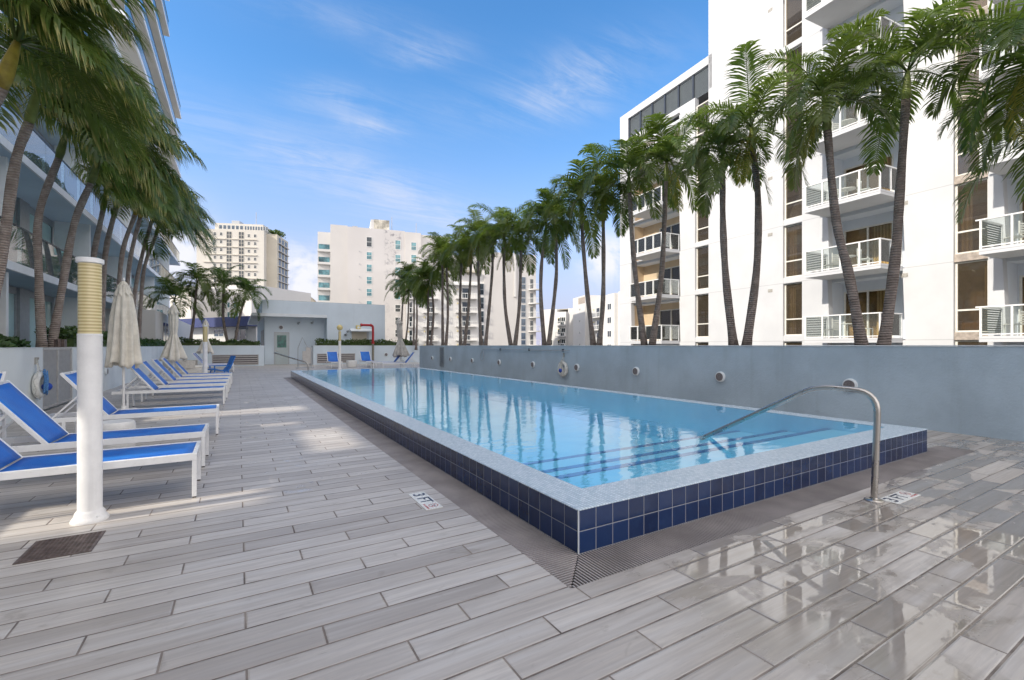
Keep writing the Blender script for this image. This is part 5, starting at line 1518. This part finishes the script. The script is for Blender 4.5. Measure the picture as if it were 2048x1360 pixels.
# --- C : white stepped block with balcony columns
C_=Far('balcony_block',812,98,968,101,'white apartment block with stacks of small balconies behind the middle palms')
zr=C_.Z(900,560)
L_=C_.L
C_.box('body','cream_c',(0,0,-9,L_,18,C_.Z(850,565)),(C_.X(893),.4,C_.Z(850,565),L_,17,C_.Z(930,510)))
C_.box('top_storey','beige',(C_.X(905),-.6,C_.Z(930,545),C_.X(957),.39,C_.Z(930,541)))
def balcony_stack(F,pxa,pxb,py0,n,step,proj,glass='glass_dark',y0=0,seedx=0):
    xa_,xb_=F.X(pxa),F.X(pxb); z=F.Z((pxa+pxb)/2,py0)
    for r in range(n):
        zr_=z-step*r
        if zr_<-3: break
        mb=MB(); mb.box(xa_,y0-proj,zr_-.2,xb_,y0,zr_); b=mb.build('balcony',M['cream_c'],F.root)
        mb=MB(); mb.box(xa_,y0-proj,zr_+.95,xb_,y0-proj+.06,zr_+1.05); mb.box(xa_,y0-proj+.061,zr_+.95,xa_+.06,y0,zr_+1.05); mb.box(xb_-.06,y0-proj+.061,zr_+.95,xb_,y0,zr_+1.05)
        nn=max(3,int((xb_-xa_)/.5))
        for i in range(nn+1): x=xa_+(xb_-xa_-.06)*i/nn; mb.box(x,y0-proj+.005,zr_+.001,x+.05,y0-proj+.055,zr_+.949)
        mb.build('railing',M['frame_white'],b)
        wx=(xb_-xa_); mb=MB(); mb.box(xa_+wx*.32,y0-.03,zr_+.05,xb_-wx*.30,y0-.004,zr_+2.2); mb.build('balcony_door',M[glass],F.root)
        mb=MB(); mb.box(xa_+wx*.08,y0-.25,zr_+1.8,xa_+wx*.08+.2,y0-.01,zr_+2.05); mb.build('wall_lamp',M['yellow_box'],F.root)
balcony_stack(C_,846,876,597,8,3.0,1.3)
balcony_stack(C_,911,953,597,8,3.0,1.3)
balcony_stack(C_,815,828,597,8,3.0,1.0)
for r in range(9): C_.win(C_.X(957.5),C_.Z(962,590)-3.0*r,1.15,2.5,bars='h',frame='alu')
C_.box('roof_rail','frame_white',(C_.X(893),-.3,C_.Z(920,566),C_.X(955),-.24,C_.Z(920,564.5)),(C_.X(893),-1.0,C_.Z(920,571),C_.X(957),.39,C_.Z(920,568)))
# --- D : sloped wall + window column + round balconies
D_=Far('stepped_tower',968,101,1072,104,'white tower with a sloped blank wall and curved balconies behind the sixth palm pair')
zr=D_.Z(1030,506); L_=D_.L
D_.box('body','cream_b',(D_.X(1031),0,-9,L_,16,D_.Z(1060,510)),(0,.3,-9,D_.X(1031)-.4,16,zr))
mb=MB(); mb.prism([(0,-9),(D_.X(1031),-9),(D_.X(1031),zr-2.5),(D_.X(1012),zr-1),(0,zr-1.0)],'y',.05,.29); mb.build('sloped_wall',M['cream_b'],D_.root)
D_.box('edge_strip','cream_c',(D_.X(1031)-.38,-.3,D_.Z(1031,594),D_.X(1031)+.1,-.01,zr))
for r in range(9):
    z=D_.Z(1047,577.5)-3.12*r
    D_.win(D_.X(1042),z+1.1,D_.X(1051.5)-D_.X(1042),1.55,glass='glass_blue',bars='',frame='alu'); D_.win(D_.X(1042),z-.1,D_.X(1051.5)-D_.X(1042),1.1,glass='glass_blue',bars='',frame='alu')
for r in range(9):
    z=D_.Z(1067,579)-3.12*r
    mb=MB(); xa_=D_.X(1057); wd=D_.X(1080)-xa_
    arc=[(xa_+wd*(.5-.5*math.cos(PI*i/12)), -1.7*math.sin(PI*i/12)**.6) for i in range(13)]
    mb.prism(arc,'z',z-.22,z); b=mb.build('balcony',M['cream_c'],D_.root)
    mb=MB(); mb.tube([(x,y,z+1.05) for x,y in arc],.045,6)
    for x,y in arc: mb.box(x-.02,y-.0,z,x+.02,y+.04,z+1.05)
    mb.build('railing',M['frame_white'],b)
    mb=MB(); mb.box(xa_+.4,-.03,z+.05,xa_+1.1,-.004,z+2.3); mb.build('balcony_door',M['glass_dark'],D_.root)
# --- E and F : lower blocks to the right
E=Far('terraced_block',1076,135,1146,128,'low white terraced apartment block seen between palms right of the curved balconies')
E.box('body','cream_c',(0,2,-9,E.X(1106),16,E.Z(1090,618)),(E.X(1106),0,-9,E.X(1132),16,E.Z(1115,624)),(E.X(1132),1.2,-9,E.L,16,E.Z(1140,616)))
E.box('roof_terrace','beige',(E.X(1098),3,E.Z(1090,618),E.X(1130),12,E.Z(1112,617.5)))
balcony_stack(E,1115,1133,650,5,3.1,1.2)
for r in range(4):
    for px in (1093,1115.5): E.win(E.X(px),E.Z(1100,647)-3.1*r,.8,1.5,bars='',y=0 if px>1106 else 2)
    E.win(E.X(1123),E.Z(1126,644)-3.1*r,1.3,1.4,bars='v')
Fb=Far('apartment_block',1146,127,1232,100,'white apartment block with square windows beside the left corner of the white tower')
zf=Fb.Z(1146,597)
Fb.box('body','cream_c',(0,0,-9,Fb.X(1170),16,zf),(Fb.X(1170),1.0,-9,Fb.X(1199),16,Fb.Z(1185,604)),(Fb.X(1199),0,-9,Fb.X(1229),16,Fb.Z(1205,592)),(Fb.X(1229),.8,-9,Fb.X(1242),16,Fb.Z(1232,583)))
Fb.box('chimney','cream_c',(Fb.X(1188),6,Fb.Z(1185,604),Fb.X(1195),8,Fb.Z(1190,588)))
Fb.box('roof_screen','stone',(Fb.X(1157),-.05,zf-2.0,Fb.X(1170),-.004,zf-.4))
for r in range(6):
    z=Fb.Z(1160,621)-3.1*r
    Fb.win(Fb.X(1159),z,.75,.6,bars='v'); 
    Fb.win(Fb.X(1215),Fb.Z(1219,620)-3.05*r,Fb.X(1223)-Fb.X(1215),1.5,bars='v',glass='glass_dark')
    Fb.win(Fb.X(1233),Fb.Z(1236,618)-3.05*r,.9,1.6,bars='',y=.8)
balcony_stack(Fb,1179,1200,634,6,3.05,1.0,y0=1.0)
# --- white mid blocks, blue fascia building at left
W1=Far('white_block',372,80,503,76,'blank white block with four small teal windows behind the far left palms')
W1.box('body','cream_c',(0,0,-9,W1.L,14,W1.Z(400,573)))
for px in (449.5,466.5):
    for py in (616,635.5): W1.win(W1.X(px),W1.Z(px,py),W1.X(px+11)-W1.X(px),1.0,bars='v',glass='glass_teal')
W1b=Far('cream_block',340,74,382,72,'plain cream block between the left building and the blank white block')
W1b.box('body','cream_a',(0,0,-9,W1b.L,10,W1b.Z(360,575)))
W1b.box('roof_edge','cream_c',(-.1,-.1,W1b.Z(360,575),W1b.L,10.1,W1b.Z(360,573)))
W2=Far('grey_block',500,88,580,92,'low grey white block rising just above the utility building roof')
W2.box('body','cream_b',(0,0,-9,W2.L,12,W2.Z(560,588)))
W2.box('roof_edge','cream_c',(-.1,-.1,W2.Z(560,588),W2.L+.1,12.1,W2.Z(560,587)))
W3=Far('beige_block',581,94,618,95,'small beige block showing above the utility building roof')
W3.box('body','beige',(0,0,-9,W3.L,12,W3.Z(600,592)))
W3.box('roof_edge','cream_b',(-.1,-.1,W3.Z(600,592),W3.L+.1,12.1,W3.Z(600,590.8)))
BB=Far('blue_fascia_building',330,58,512,50,'single storey white building with a deep blue roof fascia behind the far hedge')
BB.box('wall','cream_c',(0,0,-9,BB.L,9,BB.Z(420,655)))
BB.box('fascia','blue_fascia',(-.3,-1.0,BB.Z(420,655),BB.L+.2,9,BB.Z(420,637)))
BB.box('gutter','rail_dark',(BB.X(498),-1.3,BB.Z(500,656)-.2,BB.L+.3,-1.05,BB.Z(500,656)+.1))
for px,wpx in ((364,13),(428.5,20)): BB.win(BB.X(px),BB.Z(px,674),BB.X(px+wpx)-BB.X(px),BB.Z(px,658.5)-BB.Z(px,674),bars='vh',glass='glass_blue')
BB.win(BB.X(469),BB.Z(469,682),BB.X(493)-BB.X(469),BB.Z(469,659)-BB.Z(469,682),bars='v',glass='glass_dark')
# bench mark of haze is negligible in this clear air
